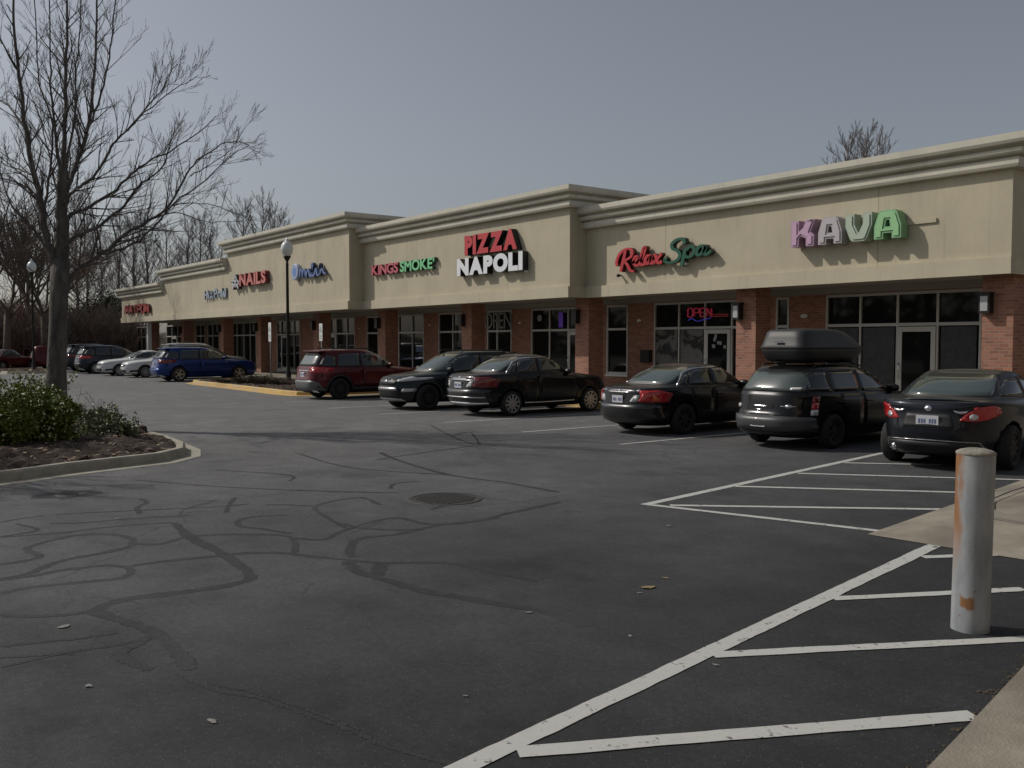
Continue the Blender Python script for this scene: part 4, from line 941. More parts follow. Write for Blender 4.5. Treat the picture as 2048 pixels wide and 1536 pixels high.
    def strip(s, pts, plane, w, side=1):
        """thin outline polygon along a polyline"""
        P = [Vector(p) for p in smooth_path(pts, 4)]; a = []; b = []
        for i in range(len(P)):
            q = (P[min(i + 1, len(P) - 1)] - P[max(i - 1, 0)]).normalized(); n = Vector((-q.y, q.x)) * w / 2; a.append(tuple(P[i] + n)); b.append(tuple(P[i] - n))
        return a + b[::-1]
    def doors(s, polys, handles):
        """paint coloured door skins with dark shut lines and handles, both sides"""
        for sd in (1, -1):
            for poly, h in zip(polys, handles):
                c = Vector((sum(p[0] for p in poly) / len(poly), sum(p[1] for p in poly) / len(poly))); big = [tuple(c + (Vector(p) - c) * 1.0 + (Vector(p) - c).normalized() * .008) for p in poly]
                o = s.d('door', [s.paint, M['well']], [(big, 'side', sd, .0015, 1), (poly, 'side', sd, .004, 0)], sp=.12, depth=.004)
                if h:
                    q = s.pt(h[0], h[1], 'side', sd, .0); b = MB(); b.box(-.09, .09, -.016, .016, -.013, .013)
                    b.v = [(v[0] + q.x, v[1] + q.y + sd * .025, v[2] + q.z) for v in b.v]; b.build('door_handle', s.paint, o, bevel=.008)
    def mirrors(s, x, z, mat=None):
        for sd in (1, -1):
            q = s.pt(x, z, 'side', sd); b = MB()
            b.lathe([(0, -.11), (.05, -.10), (.075, -.04), (.08, .05), (.07, .10), (0, .11)], 14, axis='y'); b.v = [(v[0] * .9 + q.x, v[1] + q.y + sd * .13, v[2] * .95 + q.z + .02) for v in b.v]
            b.box(q.x - .03, q.x + .03, min(q.y, q.y + sd * .08), max(q.y, q.y + sd * .08), q.z - .04, q.z - .01); b.build('side_mirror', mat or s.paint, s.t, True)
    def plate(s, plane, u, v, w=.305, h=.152):
        q = s.pt(u, v, plane, 1, .0); sg = -1 if plane == 'rear' else 1; b = MB()
        x = q.x + sg * .012; b.box(x - .006, x + .006, q.y - w / 2, q.y + w / 2, q.z - h / 2, q.z + h / 2)
        rnd = random.Random(int(s.t.location.x * 10)); xx = x + sg * .0085
        for i in range(7):
            if i == 3: continue
            y = q.y - .115 + i * .038; b.box(xx - .001, xx + .001, y - .011, y + .011, q.z - .035, q.z + .03, 1)
        return b.build('licence_plate', [M['plate'], M['plateink']], s.t)
    def glass(s, items, mat=None, off=.008):
        for nm, poly, plane, side in items: s.d(nm, mat or M['carglass'], [(poly, plane, side)], off=off, sp=.06)
def side_glass(P):
    if P == 'suv': return [[(-1.95, 1.16), (-1.42, 1.10), (-1.42, 1.42), (-1.72, 1.47)], [(-1.34, 1.10), (-.52, 1.09), (-.52, 1.53), (-1.28, 1.50)], [(-.44, 1.09), (.56, 1.07), (.86, 1.10), (.28, 1.46), (.0, 1.53), (-.44, 1.53)]]
    if P == 'sedan': return [[(-1.40, 1.03), (-1.18, 1.03), (-1.02, 1.24), (-1.10, 1.22)], [(-1.10, 1.03), (-.42, 1.02), (-.42, 1.35), (-.72, 1.34), (-.95, 1.26)], [(-.34, 1.02), (.42, 1.01), (.72, 1.03), (.30, 1.27), (.10, 1.34), (-.34, 1.355)]]
    if P == 'coupe': return [[(-1.28, 1.03), (-.50, 1.01), (-.50, 1.27), (-.80, 1.24), (-1.08, 1.14)], [(-.43, 1.01), (.34, .99), (.62, 1.01), (.28, 1.20), (.05, 1.28), (-.43, 1.28)]]
    return [[(-1.98, 1.03), (-1.38, 1.01), (-1.38, 1.34), (-1.72, 1.32)], [(-1.30, 1.01), (-.52, 1.0), (-.52, 1.36), (-1.30, 1.35)], [(-.44, 1.0), (.42, .99), (.70, 1.02), (.28, 1.26), (.08, 1.34), (-.44, 1.36)]]
def door_polys(P, wx, R):
    if P == 'suv': z0, z1 = .42, 1.05
    else: z0, z1 = (.30, .96) if P != 'coupe' else (.30, .94)
    xr, xf = wx
    if P == 'coupe': return [[(-.62, z0), (.80, z0), (.84, .6), (.66, z1), (-.58, z1), (-.66, .8)]], [(-.42, .82)]
    return [[(xr + R + .18, z0), (-.06, z0), (-.50, z1 * .85), (-.50, z1), (xr + .10, z1), (xr + .12, R * 2 + .12), (xr + R + .04, .62)][0:1] + [(-.46, z0), (-.46, z1), (xr + .16, z1), (xr + .18, R * 2 + .10), (xr + R + .02, .64)],
            [(-.44, z0), (xf - R - .22, z0), (xf - R - .16, .7), (xf - R - .24, z1), (-.44, z1)]], [(-1.12 if P != 'suv' else -1.08, z1 - .14), (-.28, z1 - .14)]
def std(car, K, trim=True, glass_key=None):
    sg = side_glass(K)
    for sd in (1, -1):
        if trim:
            top = [p for poly in sg for p in poly]
            for poly in sg:
                c = Vector((sum(p[0] for p in poly) / len(poly), sum(p[1] for p in poly) / len(poly)))
        for poly in sg:
            c = Vector((sum(p[0] for p in poly) / len(poly), sum(p[1] for p in poly) / len(poly)))
            big = [tuple(Vector(p) + (Vector(p) - c).normalized() * .035) for p in poly]
            o = car.d('side_window', [M['carglass'], M['black']], [(rp(big, .05), 'side', sd, .003, 1), (rp(poly, .045), 'side', sd, .007, 0)], sp=.08, depth=.006)
    dp, hd = door_polys(K, car.wx, car.R)
    car.doors([rp(p, .05) for p in dp], hd)
HALF = PI / 2
def paint(name, col, rough=.22, metal=.0): return plain(name, col, rough, metal, coat=.35, spec=.3)
black1 = paint('paint_black', (.010, .010, .011), .26, .3); black2 = paint('paint_dark_blue_black', (.020, .023, .030), .33, .6); redp = paint('paint_dark_red', (.095, .008, .014), .28, .3)
bluep = paint('paint_blue', (.008, .035, .17), .25, .4); navyp = paint('paint_navy', (.016, .022, .036), .28, .3); whitep = paint('paint_white', (.60, .61, .60), .3); silverp = paint('paint_silver', (.40, .40, .39), .3, .5); dgrey = paint('paint_dark_grey', (.022, .024, .026), .28, .2)
greenb = paint('paint_dark_green_grey', (.010, .018, .020), .25, .3)

def suv_rear(car, lamp='redlens', bumper=None, glass_key='carsheen', chrome=True):
    K = 'suv'
    s_ = car
    s_.d('rear_window', [M[glass_key], M['black']], [(rp([(-.70, 1.11), (.70, 1.11), (.60, 1.53), (-.60, 1.53)], .07), 'rear', 1, .004, 1), (rp([(-.66, 1.14), (.66, 1.14), (.56, 1.50), (-.56, 1.50)], .07), 'rear', 1, .009, 0)], sp=.08, depth=.01)
    for sd in (1, -1):
        pts = [(.50, .90), (.80, .88), (.885, .93), (.87, 1.06), (.80, 1.08), (.60, 1.02), (.46, .98)]
        if sd < 0: pts = mirror_y(pts)
        sp_ = [(-2.19, .90), (-1.90, .96), (-1.84, 1.02), (-2.0, 1.07), (-2.18, 1.07)]
        s_.d('taillight', M[lamp], [(rp(pts, .03), 'rear', 1), (rp(sp_, .03), 'side', sd)], off=.012, sp=.05)
    s_.d('rear_bumper', bumper or M['black'], [(rp([(-.80, .30), (.80, .30), (.80, .58), (.66, .64), (-.66, .64), (-.80, .58)], .05), 'rear', 1)], off=.010, sp=.1)
    s_.d('tailgate_seam', M['well'], [(s_.strip([(-.74, 1.10), (-.80, .90), (-.74, .68), (0, .655), (.74, .68), (.80, .90), (.74, 1.10)], 'rear', .012), 'rear', 1)], off=.002, depth=.003, sp=.2)
    s_.plate('rear', 0, .83)
    if chrome: s_.d('chrome_strip', M['chrome'], [(rect(-.40, .40, .945, .975, .01), 'rear', 1)], off=.012)
    # spoiler, rails, wiper
    q = s_.pt(0, 1.60, 'rear'); b = MB(); b.box(q.x - .10, q.x + .16, -.58 * s_.ws * 1.08, .58 * s_.ws * 1.08, q.z - .02, q.z + .025); b.build('roof_spoiler', s_.paint, s_.t, bevel=.012)
    for sd in (1, -1):
        b = MB(); z = 1.65 * s_.hs; b.tube([(-1.5, sd * .60, z - .03), (-1.4, sd * .60, z + .035), (0.0, sd * .60, z + .045), (.12, sd * .60, z - .02)], .016, 8); b.build('roof_rail', M['black'], s_.t, True)
    s_.d('exhaust_pipe', M['chrome'], [(circle(-.58, .27, .05, 12), 'rear', 1)], off=.03, depth=.04)
def clad_suv(car, mat=None):
    mt = mat or M['black']
    for sd in (1, -1):
        items = []
        for wx in car.wx:
            r0, r1 = car.R + .05, car.R + .12; n = 14; a0, a1 = math.radians(-8), math.radians(188)
            out = [(wx + r1 * math.cos(a0 + (a1 - a0) * i / n), car.R + r1 * math.sin(a0 + (a1 - a0) * i / n)) for i in range(n + 1)]
            inn = [(wx + r0 * math.cos(a0 + (a1 - a0) * i / n), car.R + r0 * math.sin(a0 + (a1 - a0) * i / n)) for i in range(n + 1)]
            poly = out + inn[::-1]; items.append(([(p[0] / car.ls, p[1] / car.hs) for p in poly], 'side', sd))
        items.append(([((car.wx[0] + car.R + .1) / car.ls, .25), ((car.wx[1] - car.R - .1) / car.ls, .25), ((car.wx[1] - car.R - .1) / car.ls, .40), ((car.wx[0] + car.R + .1) / car.ls, .40)], 'side', sd))
        car.d('wheel_arch_cladding', mt, items, off=.010, sp=.1)
def windshield(car, K):
    z = {'suv': (1.10, 1.57, .70, .54), 'sedan': (1.02, 1.37, .66, .50), 'coupe': (1.0, 1.31, .64, .48), 'wagon': (1.02, 1.38, .64, .48)}[K]
    car.d('windshield', [M['cargreen'], M['black']], [(rp([(-z[2] - .05, z[0] - .02), (z[2] + .05, z[0] - .02), (z[3] + .04, z[1] + .02), (-z[3] - .04, z[1] + .02)], .08), 'front', 1, .003, 1), (rp([(-z[2], z[0]), (z[2], z[0]), (z[3], z[1]), (-z[3], z[1])], .07), 'front', 1, .008, 0)], sp=.08, depth=.008)
def suv_front(car, grille_mat=None):
    windshield(car, 'suv')
    for sd in (1, -1):
        pts = [(.46, .80), (.84, .86), (.87, .93), (.62, .91), (.44, .87)]
        if sd < 0: pts = mirror_y(pts)
        car.d('headlight', [M['clear'], M['black']], [(rp(pts, .03), 'front', 1), (rp([(1.62, .90), (1.98, .84), (2.06, .90), (1.80, .955)], .03), 'side', sd)], off=.012, sp=.05)
        q = [(.60, .52), (.80, .54), (.80, .62), (.62, .62)]
        car.d('fog_light', [M['clear'], M['black']], [(rp([(p[0] * sd, p[1]) for p in q][::sd], .03), 'front', 1)], off=.012)
    car.d('grille', [M['black'], M['chrome']], [(rp([(-.42, .70), (.42, .70), (.50, .90), (-.50, .90)], .05), 'front', 1, .008, 0), (rp([(-.56, .34), (.56, .34), (.50, .66), (-.50, .66)], .05), 'front', 1, .012, 0)], sp=.1)
    car.d('skid_plate', M['silver'] if 'silver' in M else M['alloy'], [(rp([(-.62, .26), (.62, .26), (.56, .34), (-.56, .34)], .03), 'front', 1), (rp([(-.50, .56), (.50, .56), (.50, .64), (-.50, .64)], .02), 'front', 1)], off=.02)
    car.d('badge', M['chrome'], [(circle(0, .82, .07, 16, .05), 'front', 1)], off=.02)
def sedan_front(car, K='sedan'):
    windshield(car, K)
    for sd in (1, -1):
        pts = [(.42, .64), (.80, .70), (.86, .80), (.60, .77), (.42, .72)]
        if sd < 0: pts = mirror_y(pts)
        car.d('headlight', M['clear'], [(rp(pts, .03), 'front', 1), (rp([(1.75, .78), (2.08, .70), (2.14, .76), (1.95, .83)], .03), 'side', sd)], off=.012, sp=.05)
        car.d('fog_intake', M['black'], [(rp([(p[0] * sd, p[1]) for p in [(.58, .30), (.82, .34), (.84, .44), (.62, .40)]][::sd], .03), 'front', 1)], off=.008)
    car.d('grille', M['black'], [(rp([(-.38, .60), (.38, .60), (.42, .72), (-.42, .72)], .04), 'front', 1), (rp([(-.46, .28), (.46, .28), (.42, .46), (-.42, .46)], .04), 'front', 1)], off=.010, sp=.1)
    car.d('badge', M['chrome'], [(circle(0, .68, .05, 14), 'front', 1)], off=.02)

def sedan_rear(c, lamp, amber):
    c.d('rear_window', [M['cargreen'], M['black']], [(rp([(-.68, 1.03), (.68, 1.03), (.54, 1.385), (-.54, 1.385)], .08), 'rear', 1, .003, 1), (rp([(-.65, 1.045), (.65, 1.045), (.51, 1.37), (-.51, 1.37)], .07), 'rear', 1, .007, 0)], sp=.07, depth=.01)
    for sd in (1, -1):
        pts = [(.52, .70), (.84, .68), (.86, .86), (.78, .93), (.68, .92), (.60, .86)]
        if sd < 0: pts = mirror_y(pts)
        o = c.d('taillight', M[lamp], [(rp(pts, .03), 'rear', 1), (rp([(-2.3, .70), (-2.06, .70), (-2.08, .80), (-2.16, .92), (-2.3, .92)], .03), 'side', sd)], off=.012, sp=.05)
        c.d('turn_lens', M[amber], [(rp([(-2.12, .71), (-1.98, .72), (-2.06, .80), (-2.12, .86)], .02), 'side', sd)], parent=o, off=.016)
        pts = [(.34, .69), (.50, .69), (.56, .83), (.44, .83)]
        c.d('reverse_lens', M['clear'], [(rp(pts if sd > 0 else mirror_y(pts), .03), 'rear', 1)], parent=o, off=.014)
    c.d('trunk_seam', M['well'], [(c.strip([(-.64, .97), (-.58, .84), (-.52, .66), (0, .65), (.52, .66), (.58, .84), (.64, .97)], 'rear', .012), 'rear', 1)], off=.002, depth=.003, sp=.2)
    c.plate('rear', 0, .735); c.d('chrome_strip', M['chrome'], [(rect(-.30, .30, .868, .895, .01), 'rear', 1)], off=.018); c.d('badge', M['chrome'], [(circle(0, .915, .045, 14, .03), 'rear', 1), (circle(-.50, .92, .035, 10, .025), 'rear', 1), (rect(.36, .52, .905, .925, .005), 'rear', 1)], off=.012)
    c.d('rear_bumper', [plain('bumper_dark', (.016, .016, .017), .28, coat=.5)], [(rp([(-.80, .30), (.80, .30), (.80, .64), (-.80, .64)], .05), 'rear', 1)], off=.02, sp=.1, depth=.02)
    [c.d('window_chrome', M['chrome'], [(c.strip([(-1.42, 1.02), (-1.15, 1.22), (-.98, 1.30), (-.72, 1.36), (0, 1.375), (.2, 1.33)], 'side', .016), 'side', sd)], off=.012, sp=.2) for sd in (1, -1)]; c.mirrors(.58, 1.0)

# --- black coupe, nearest at the right
c = Car('black_coupe', 'coupe', 'black two door coupe with wide red taillights and white plate behind the grey bollard', 'car', (-7.50, 15.40), HALF + .17, black2, W=1.92, hs=1.065, rimmat=M['brake_shaderim'])
std(c, 'coupe'); windshield(c, 'coupe')
c.d('rear_window', [M['cargreen'], M['black']], [(rp([(-.66, 1.015), (.66, 1.015), (.52, 1.32), (-.52, 1.32)], .07), 'rear', 1, .003, 1), (rp([(-.62, 1.03), (.62, 1.03), (.49, 1.305), (-.49, 1.305)], .06), 'rear', 1, .007, 0)], sp=.07, depth=.01)
for sd in (1, -1):
    pts = [(.40, .715), (.58, .70), (.72, .735), (.80, .80), (.80, .895), (.74, .925), (.62, .895), (.50, .82)]
    if sd < 0: pts = mirror_y(pts)
    o = c.d('taillight', M['redlens'], [(rp(pts, .03), 'rear', 1), (rp([(-2.12, .76), (-2.00, .80), (-1.97, .86), (-2.03, .90), (-2.12, .905)], .03), 'side', sd)], off=.014, sp=.04)
    c.d('reverse_lens', M['clear'], [(circle(sd * .56, .765, .045, 14), 'rear', 1)], parent=o, off=.022, depth=.01)
c.d('trunk_seam', M['well'], [(c.strip([(-.62, .97), (-.60, .88), (-.44, .70), (-.40, .60), (0, .585), (.40, .60), (.44, .70), (.60, .88), (.62, .97)], 'rear', .012), 'rear', 1)], off=.002, depth=.003, sp=.2)
c.d('plate_recess', M['black'], [(rp([(-.36, .60), (.36, .60), (.30, .80), (-.30, .80)], .04), 'rear', 1)], off=.003, depth=.003)
c.plate('rear', 0, .70, .32, .16)
c.d('badge', M['chrome'], [(circle(0, .875, .048, 18, .042), 'rear', 1)], off=.012)
for sd in (-1, 1):
    c.d('wing_emblem', M['chrome'], [(rp([(sd * .42 + x, .835 + y) for x, y in [(-.09, .02), (0, .005), (.09, .02), (.05, -.02), (0, -.028), (-.05, -.02)]], .004), 'rear', 1)], off=.006, depth=.006)
c.d('rear_valance', M['black'], [(rp([(-.66, .22), (.66, .22), (.70, .34), (.60, .41), (-.60, .41), (-.70, .34)], .05), 'rear', 1)], off=.006)
c.d('valance_trim', M['alloy'], [(c.strip([(-.66, .31), (-.63, .38), (-.56, .42), (0, .435), (.56, .42), (.63, .38), (.66, .31)], 'rear', .014), 'rear', 1)], off=.012, sp=.2)
for sd in (-1, 1): c.d('exhaust_pipe', M['chrome'], [(circle(sd * .52, .30, .045, 14), 'rear', 1)], off=.035, depth=.04)
q = c.pt(0, .975, 'rear'); b = MB()
for k in range(1): b.tube([(q.x + .10, -.62, q.z - .01), (q.x + .03, -.3, q.z + .012), (q.x + .015, 0, q.z + .016), (q.x + .03, .3, q.z + .012), (q.x + .10, .62, q.z - .01)], .014, 8)
b.build('trunk_lip', black2, c.t, True); c.mirrors(.55, .99)

# --- black wagon with the roof box
c = Car('black_wagon', 'wagon', 'black station wagon with chrome badges carrying a roof box', 'car', (-10.45, 15.9), HALF, black1, W=1.78, hs=1.02, rim=(.20, 7, 'star'), rimmat=M['brake_shaderim'])
std(c, 'wagon'); windshield(c, 'wagon')
c.d('rear_window', [M['carsheen'], M['black']], [(rp([(-.69, 1.0), (.69, 1.0), (.70, 1.10), (.58, 1.36), (-.58, 1.36), (-.70, 1.10)], .10), 'rear', 1, .003, 1), (rp([(-.66, 1.02), (.66, 1.02), (.66, 1.10), (.54, 1.335), (-.54, 1.335), (-.66, 1.10)], .10), 'rear', 1, .008, 0)], sp=.07, depth=.01)
for sd in (1, -1):
    for (z0, z1, mt) in ((.60, .70, 'clear'), (.703, .82, 'redlens'), (.823, .93, 'amber')):
        pts = [(.735, z0), (.775, z0), (.775, z1), (.735, z1)]
        if sd < 0: pts = mirror_y(pts)
        c.d('taillight', M[mt if sd > 0 or mt != 'amber' else 'darkred'], [(pts, 'rear', 1)], off=.012, sp=.05)  # right amber lens made dark red, its shade put into the colour
c.d('rear_bumper', [M['gutter'] if False else plain('bumper_grey', (.065, .067, .070), .42, coat=.2)], [(rp([(-.76, .34), (.76, .34), (.76, .58), (-.76, .58)], .05), 'rear', 1)], off=.03, sp=.1, depth=.03)
c.d('tailgate_seam', M['well'], [(c.strip([(-.68, 1.0), (-.66, .8), (-.64, .62), (0, .61), (.64, .62), (.66, .8), (.68, 1.0)], 'rear', .012), 'rear', 1)], off=.002, depth=.003, sp=.2)
c.plate('rear', 0, .47); c.d('chrome_handle', M['chrome'], [(rect(-.12, .16, .74, .765, .008), 'rear', 1), (rect(-.02, .10, .68, .70, .006), 'rear', 1)], off=.015)
c.d('chrome_emblem', M['chrome'], [(circle(-.50, .76, .05, 14, .035), 'rear', 1), (rect(-.60, -.38, .752, .766, .004), 'rear', 1)], off=.01)
c.d('bumper_sticker', plain('sticker_bw', (.42, .42, .42), .5), [(circle(.52, .74, .055, 14, .04), 'rear', 1)], off=.01)
c.d('window_sticker', M['white'], [(rect(-.60, -.46, 1.04, 1.08, .006), 'rear', 1)], off=.012, depth=.003)
for sd in (1, -1):
    b = MB(); z = 1.50; b.tube([(-1.55, sd * .56, z - .05), (-1.48, sd * .56, z + .0), (-.2, sd * .56, z + .01), (-.1, sd * .56, z - .04)], .016, 8); b.build('roof_rail', M['black'], c.t, True)
b = MB()
for x in (-1.25, -.35): b.tube([(x, -.60, 1.50), (x, -.56, 1.545), (x, .56, 1.545), (x, .60, 1.50)], .018, 8)
b.build('cross_bar', M['black'], c.t, True); c.mirrors(.62, 1.0)
# roof box, a thing of its own
rb = thing('roof_box', 'black plastic roof cargo box strapped on the station wagon', 'roof box', (-10.45, 15.9, 1.552), HALF); rb.scale = (.93, 1.03, 1.28)
def boxshell(rows, n=56):
    mb = MB(); rings = []
    for z, xr, xf, w, nr, nf in rows: rings.append((z, ring_pts(xr, xf, w, nr, nf, n)))
    for z, r in rings: mb.v += [(x, y, z) for x, y in r]
    for i in range(len(rings) - 1):
        for j in range(n): a = i * n + j; b_ = i * n + (j + 1) % n; mb.f.append((a, b_, b_ + n, a + n))
    mb.f.append(tuple(range(n - 1, -1, -1))); o = (len(rings) - 1) * n; mb.f.append(tuple(o + j for j in range(n))); mb.m = [0] * len(mb.f); return mb
boxm = noisy('roof_box_plastic', (.020, .020, .021), (.028, .028, .029), 20, .5, .12, 120)
boxshell([(0, -1.75, .10, .40, 8, 4), (.05, -1.86, .28, .46, 8, 4), (.15, -1.90, .40, .49, 9, 3.6), (.175, -1.91, .42, .50, 9, 3.6)]).build('box_base', boxm, rb, True)
boxshell([(.18, -1.92, .43, .51, 9, 3.4), (.21, -1.92, .42, .51, 9, 3.4), (.24, -1.90, .34, .495, 8, 3.2), (.34, -1.86, .12, .47, 7, 3), (.42, -1.82, -.15, .44, 7, 3), (.455, -1.76, -.40, .40, 6, 3), (.47, -1.6, -.6, .30, 5, 3)]).build('box_lid', boxm, rb, True)
b = MB(); b.box(-1.935, -1.915, -.06, .10, .27, .295); b.build('badge', M['alloy'], rb)
for x in (-1.3, -.4): b = MB(); b.box(x - .04, x + .04, -.32, .32, -.03, .002); b.build('mount', M['black'], rb)

# --- black sedan
c = Car('black_sedan', 'sedan', 'black four door sedan with red and amber taillights left of the wagon', 'car', (-13.85, 15.72), HALF, black1, W=1.83, hs=1.0, rim=(.21, 7, 'star'), rimmat=M['brake_shaderim'])
std(c, 'sedan'); windshield(c, 'sedan')
sedan_rear(c, 'redlens', 'amber')
# --- long black car with chrome lower trim
c = Car('black_sedan', 'sedan', 'long black sedan with chrome bumper trim between the backed in suv and the empty bay', 'car', (-19.85, 15.80), HALF, black1, W=1.88, hs=1.10, rim=(.24, 10, 'star'))
std(c, 'sedan'); windshield(c, 'sedan'); sedan_rear(c, 'darkred', 'darkred')
c.d('bumper_chrome', M['chrome'], [(rect(-.74, .74, .30, .335, .015), 'rear', 1)], off=.034); c.d('bumper_trim', M['alloy'], [(rect(-.74, .74, .44, .47, .012), 'rear', 1)], off=.034)
c.d('trunk_chrome', M['alloy'], [(rect(-.60, .60, .84, .862, .01), 'rear', 1)], off=.02)
for sd in (1, -1): c.d('sill_chrome', M['chrome'], [(c.strip([(-.9, .30), (0, .295), (.85, .31)], 'side', .025), 'side', sd)], off=.014)
# --- dark suv backed in
c = Car('dark_green_suv', 'suv', 'dark green grey suv backed in with its silver trimmed nose facing out', 'car', (-22.95, 15.3), -HALF, greenb, W=1.86, hs=.99, clad=M['black'], rim=(.25, 10, 'star'), rimmat=M['brake_shaderim'])
std(c, 'suv'); suv_front(c); clad_suv(c); suv_rear(c, 'redlens', chrome=False); c.mirrors(.66, 1.12, M['black'])
# --- dark red suv
c = Car('dark_red_suv', 'suv', 'dark red suv with white plate and grey bumper parked beside the planted island', 'car', (-28.9, 15.48), HALF, redp, W=1.86, hs=1.0, clad=M['black'], rim=(.25, 10, 'star'), rimmat=M['brake_shaderim'])
std(c, 'suv'); windshield(c, 'suv'); suv_rear(c, 'redlens', plain('bumper_grey2', (.12, .13, .13), .4)); clad_suv(c); c.mirrors(.62, 1.12)
# --- blue suv
c = Car('blue_suv', 'suv', 'bright blue suv parked left of the planted island', 'car', (-46.35, 15.95), HALF, bluep, W=1.94, hs=1.0, ls=1.11, rim=(.24, 5, 'star'))
std(c, 'suv'); windshield(c, 'suv'); suv_rear(c, 'darkred', paint('paint_blue_b', (.010, .045, .20), .3, .4)); c.mirrors(.62, 1.12)
# --- silver suv
c = Car('silver_suv', 'suv', 'silver suv mostly hidden behind the bright blue suv', 'car', (-49.6, 17.0), HALF, silverp, W=1.88, hs=1.12, ls=1.04)
std(c, 'suv'); windshield(c, 'suv'); suv_rear(c, 'redlens')
# --- white sedans nose out
c = Car('white_sedan', 'sedan', 'white sedan nose out, its right half hidden by silver suv', 'car', (-52.6, 16.0), -HALF, whitep, W=1.82, hs=1.0)
std(c, 'sedan'); sedan_front(c); c.mirrors(.60, 1.0)
c = Car('white_sedan', 'sedan', 'white sedan nose out beside the navy suv', 'car', (-56.1, 15.6), -HALF, whitep, W=1.84, hs=1.0)
std(c, 'sedan'); sedan_front(c); c.mirrors(.60, 1.0)
c = Car('navy_suv', 'suv', 'dark navy suv with bright sunlit rear, left of the white sedans', 'car', (-60.8, 15.4), HALF, navyp, W=1.9, hs=1.03, ls=1.03)
std(c, 'suv'); windshield(c, 'suv'); suv_rear(c, 'redlens'); c.mirrors(.62, 1.12)
c = Car('dark_grey_suv', 'suv', 'dark grey suv partly hidden by the near tree trunk', 'car', (-64.3, 15.4), HALF, dgrey, W=1.92, hs=1.08, ls=1.03)
std(c, 'suv'); windshield(c, 'suv'); suv_rear(c, 'darkred')
dred2 = paint('paint_deep_red', (.10, .010, .012), .3, .2)
X, Y = G(12, 741); c = Car('red_sedan', 'sedan', 'dull red sedan at the far left edge beyond the lot', 'car', (X, Y), 2.3, dred2, W=1.8)
std(c, 'sedan'); sedan_front(c)
X, Y = G(92, 738); c = Car('red_suv', 'suv', 'deep red vehicle behind the near tree trunk and far street lamp', 'car', (X, Y), 2.9, dred2, W=1.85)
std(c, 'suv'); suv_front(c)

